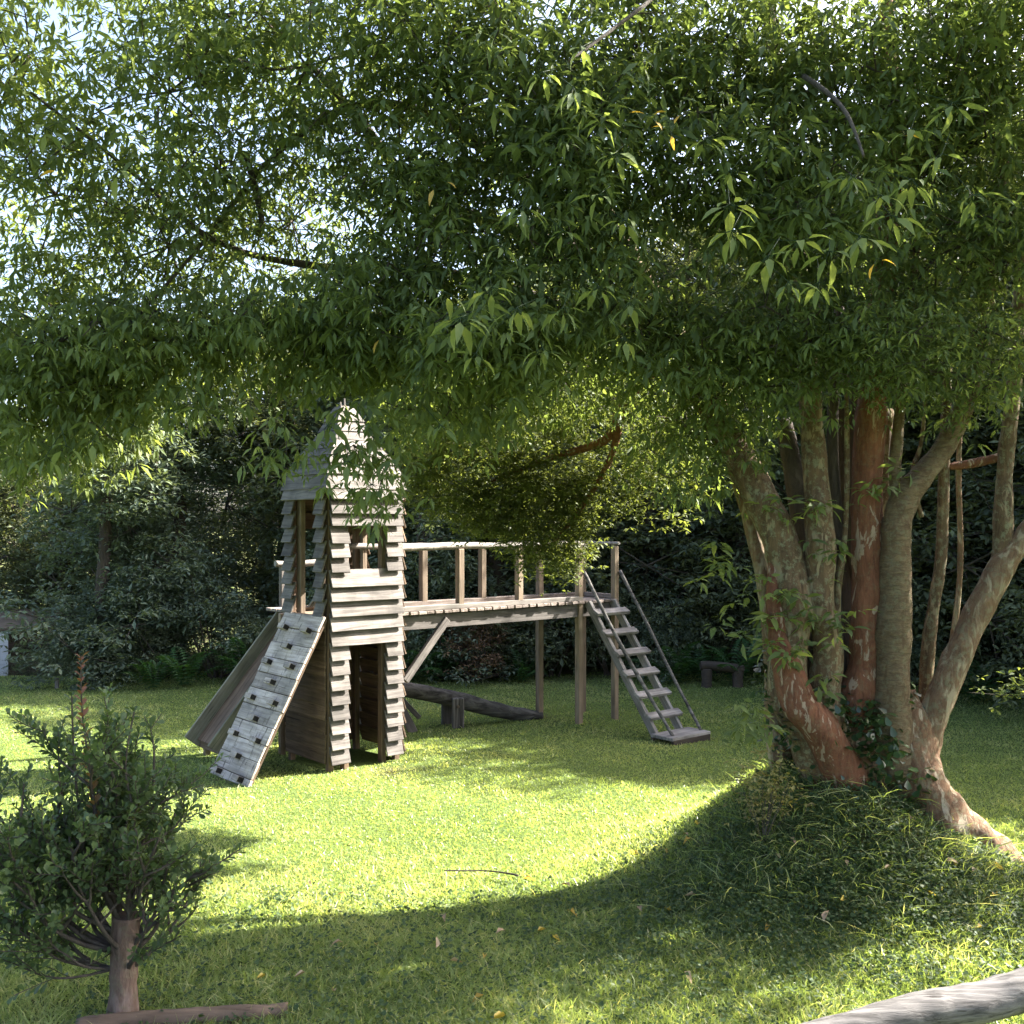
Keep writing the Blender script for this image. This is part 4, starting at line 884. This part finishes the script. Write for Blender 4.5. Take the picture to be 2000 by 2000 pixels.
# bright sprig that catches the sun beyond the tree
e = empty('sunlit_sprig', P(2060,1395,8.6)); tag(e, 'sunlit yellow-green leafy sprig reaching in beside the pale leaning stem', 'plant')
pp = [P(2120,1440,8.6),P(2040,1365,8.6),P(1960,1358,8.6),P(1890,1352,8.55)]
c = obj('stalk', tube_mesh('stalk', pp, [.008,.006,.005,.003], 6, .05), B_TWIG, e)
H = np.concatenate([np.array(P(px,py,8.6))+rng.normal(0,.05,(n_,3)) for px,py,n_ in ((1985,1345,16),(1960,1365,8),(1900,1345,3),(2010,1330,14),(2060,1360,20))])
c = obj('foliage', leaf_mesh('foliage', *sprig_leaves(H, 4, .06, .1, .45, .85), OB_V, OB_F), M_CANOPY, e); tag(c, kind='stuff')

# ------------------------------------------------------------------ grass, weeds, fallen leaves
n_ = 370000
Y = 4.0*np.exp(rng.uniform(0, 1, n_)*math.log(15.6/4.0)); X = rng.uniform(-1,1,n_)*(.52*Y+.25)
rel = np.stack([X-A0.x, Y-A0.y], 1); aa = rel@np.array([U.x,U.y]); bb = rel@np.array([Vv.x,Vv.y])
ok = ~((aa > -.02) & (aa < .79) & (bb > -.02) & (bb < .79)) & (np.hypot(X-2.35, (Y-6.55)*1.1) > .38) & (np.hypot(X-SB.x, Y-SB.y) > .07)
mk2 = sum(np.exp(-((X-gx)**2+(Y-gy)**2)/gr_**2) for gx,gy,gr_ in ((-2.45,8.9,.30),(-1.05,9.25,.22),(1.75,10.6,.3),(-.6,11.3,.3),(.3,11.6,.25))); ok &= rng.random(n_) > .6*mk2
mk = np.exp(-(((X-2.15)/1.0)**2+((Y-6.1)/.75)**2)*.9); ok &= rng.random(n_) > .72*mk
X, Y = X[ok], Y[ok]; n_ = len(X)
O = np.stack([X, Y, hgt(X,Y)-.004], 1)
patch = np.sin(X*1.7+.6*np.sin(Y*2.3))*np.sin(Y*1.9+.8*np.sin(X*1.1)) ; patch2 = np.sin(X*5.1+1.2*np.sin(Y*4.3))*np.sin(Y*5.7+np.sin(X*6.1))
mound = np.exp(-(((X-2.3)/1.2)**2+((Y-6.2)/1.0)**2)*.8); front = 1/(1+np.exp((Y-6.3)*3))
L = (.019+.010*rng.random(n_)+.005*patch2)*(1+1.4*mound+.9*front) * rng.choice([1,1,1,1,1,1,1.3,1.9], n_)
W = (.0022+.00055*Y)*(1+.2*rng.random(n_))
lean = rng.normal(0,.55,(n_,3)); lean[:,2] = 1
side = rng.normal(0,1,(n_,3)); side[:,2] *= .2
bend = rng.normal(0,.35,(n_,3)); bend[:,2] = -.18
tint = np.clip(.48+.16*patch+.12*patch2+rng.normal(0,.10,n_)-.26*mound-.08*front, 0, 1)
dead = rng.random(n_) < .025+.06*front+.07*(patch2 > .6); tint[dead] = 1.0
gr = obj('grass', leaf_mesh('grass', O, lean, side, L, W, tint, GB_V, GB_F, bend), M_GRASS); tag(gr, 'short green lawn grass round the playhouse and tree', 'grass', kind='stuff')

# long grass arching on the mound and along the near edge
m_ = 1500
X = np.concatenate([rng.normal(1.75,.45,m_//2), rng.normal(2.6,.5,m_//4), rng.uniform(-2.2,2.4,m_-m_//2-m_//4)]); Y = np.concatenate([rng.normal(6.0,.28,m_//2), rng.normal(5.9,.3,m_//4), rng.uniform(4.2,5.6,m_-m_//2-m_//4)])
O = np.stack([X,Y,hgt(X,Y)-.005],1); ln2 = rng.normal(0,.6,(m_,3)); ln2[:,2] = 1; bd = ln2*.5*np.array([1,1,0]); bd[:,2] = -.45
sc_ = np.concatenate([np.ones(m_//2+m_//4), np.full(m_-m_//2-m_//4,.45)])
o = obj('long_grass', leaf_mesh('long_grass', O, ln2, rng.normal(0,1,(m_,3)), rng.uniform(.12,.30,m_)*sc_, rng.uniform(.004,.007,m_), np.clip(rng.normal(.45,.25,m_),0,1), np.array([(0,.5,0),(0,-.5,0),(.35,.4,0),(.35,-.4,0),(.7,.28,0),(.7,-.28,0),(1,0,0)]), [(0,1,3,2),(2,3,5,4),(4,5,6)], bd), M_GRASS); tag(o, 'long arching grass on the mound under the tree', 'grass', kind='stuff')

m_ = 9000
X = np.concatenate([rng.normal(2.1,.75,m_*3//4), rng.uniform(-2,2.4,m_-m_*3//4)]); Y = np.concatenate([rng.normal(5.75,.42,m_*3//4), rng.uniform(4.3,6.2,m_-m_*3//4)])
H = np.stack([X,Y,hgt(X,Y)+rng.uniform(.01,.06,m_)],1)
o = obj('clover', leaf_mesh('clover', *sprig_leaves(H, 3, .024, .0, .85, .42), OB_V, OB_F), M_WEED); tag(o, 'broad leaved clover and weeds covering the mound under the tree', 'ground cover', kind='stuff')

# twiggy seedling at the left of the foot of the tree
c0 = np.array(P(1490,1540,6.0)); H = c0+rng.normal(0,1,(190,3))*np.array([.09,.08,.10])
e = empty('seedling', c0*np.array([1,1,0])+np.array([0,0,hz(c0[0],c0[1])])); tag(e, 'small twiggy seedling with brownish leaves at the left foot of the tree', 'plant')
c = obj('foliage', leaf_mesh('foliage', *sprig_leaves(H, 4, .032, .1, .5, .75), OB_V, OB_F), leaf_mat('leaf_seedling', (.09,.07,.03), (.16,.14,.05), (.24,.22,.08), .35, .5), e); tag(c, kind='stuff')
c = obj('stalks', prisms('stalks', np.repeat(np.array(e.location)[None,:],14,0), H[:14], .0025, .0015), B_TWIG, e); tag(c, kind='stuff')

fl = []
for i in range(4):
    tv = T8_V.copy(); tv[:,2] += .22*(tv[:,1]**2)*4*(.5+i*.3) + .10*np.sin(tv[:,0]*4+i)
    me = leaf_mesh('fallen_leaf', np.zeros((1,3)), np.array([[1.,0,0]]), np.array([[0,0,1.]]), np.array([1.]), np.array([.38]), np.array([.25*i+.1]), tv, T8_F); me.materials.append(M_YELLOW if i % 2 else leaf_mat('leaf_fallen_tan', (.30,.20,.12), (.38,.28,.17), (.45,.36,.24), .15, .7)); fl.append(me)
random.seed(33)
for i in range(46):
    if i < 30: y = random.uniform(4.5,6.6); x = random.uniform(-1.3,1.9)
    else: y = random.uniform(5.3,6.1); x = random.uniform(1.3,2.9)
    L = random.uniform(.05,.085)
    M = frame((x,y,hz(x,y)+.035), (random.gauss(0,1),random.gauss(0,1),random.gauss(0,.15)), (random.gauss(0,.3),random.gauss(0,.3),1)) @ Matrix.Scale(L,4)
    o = obj('fallen_leaf', fl[i % 4], None, None, M); tag(o, 'curled dry fallen leaf lying on the shaded grass', 'leaf', 'dry leaves fallen on the grass')
tp = [P(868,1733,6.5),P(905,1738,6.5),P(950,1738,6.5),P(990,1742,6.45),P(1012,1756,6.4)]
tp = [Vector((q.x,q.y,hz(q.x,q.y)+.05)) for q in tp]
o = obj('fallen_twig', tube_mesh('fallen_twig', tp, [.004,.005,.005,.006,.007], 6, .1, 9), B_DARK); tag(o, 'thin dark curved twig lying on the sunny grass', 'twig')
tot = sum(len(m.loops)-2*len(m.polygons) for m in bpy.data.meshes); print('triangles', tot)
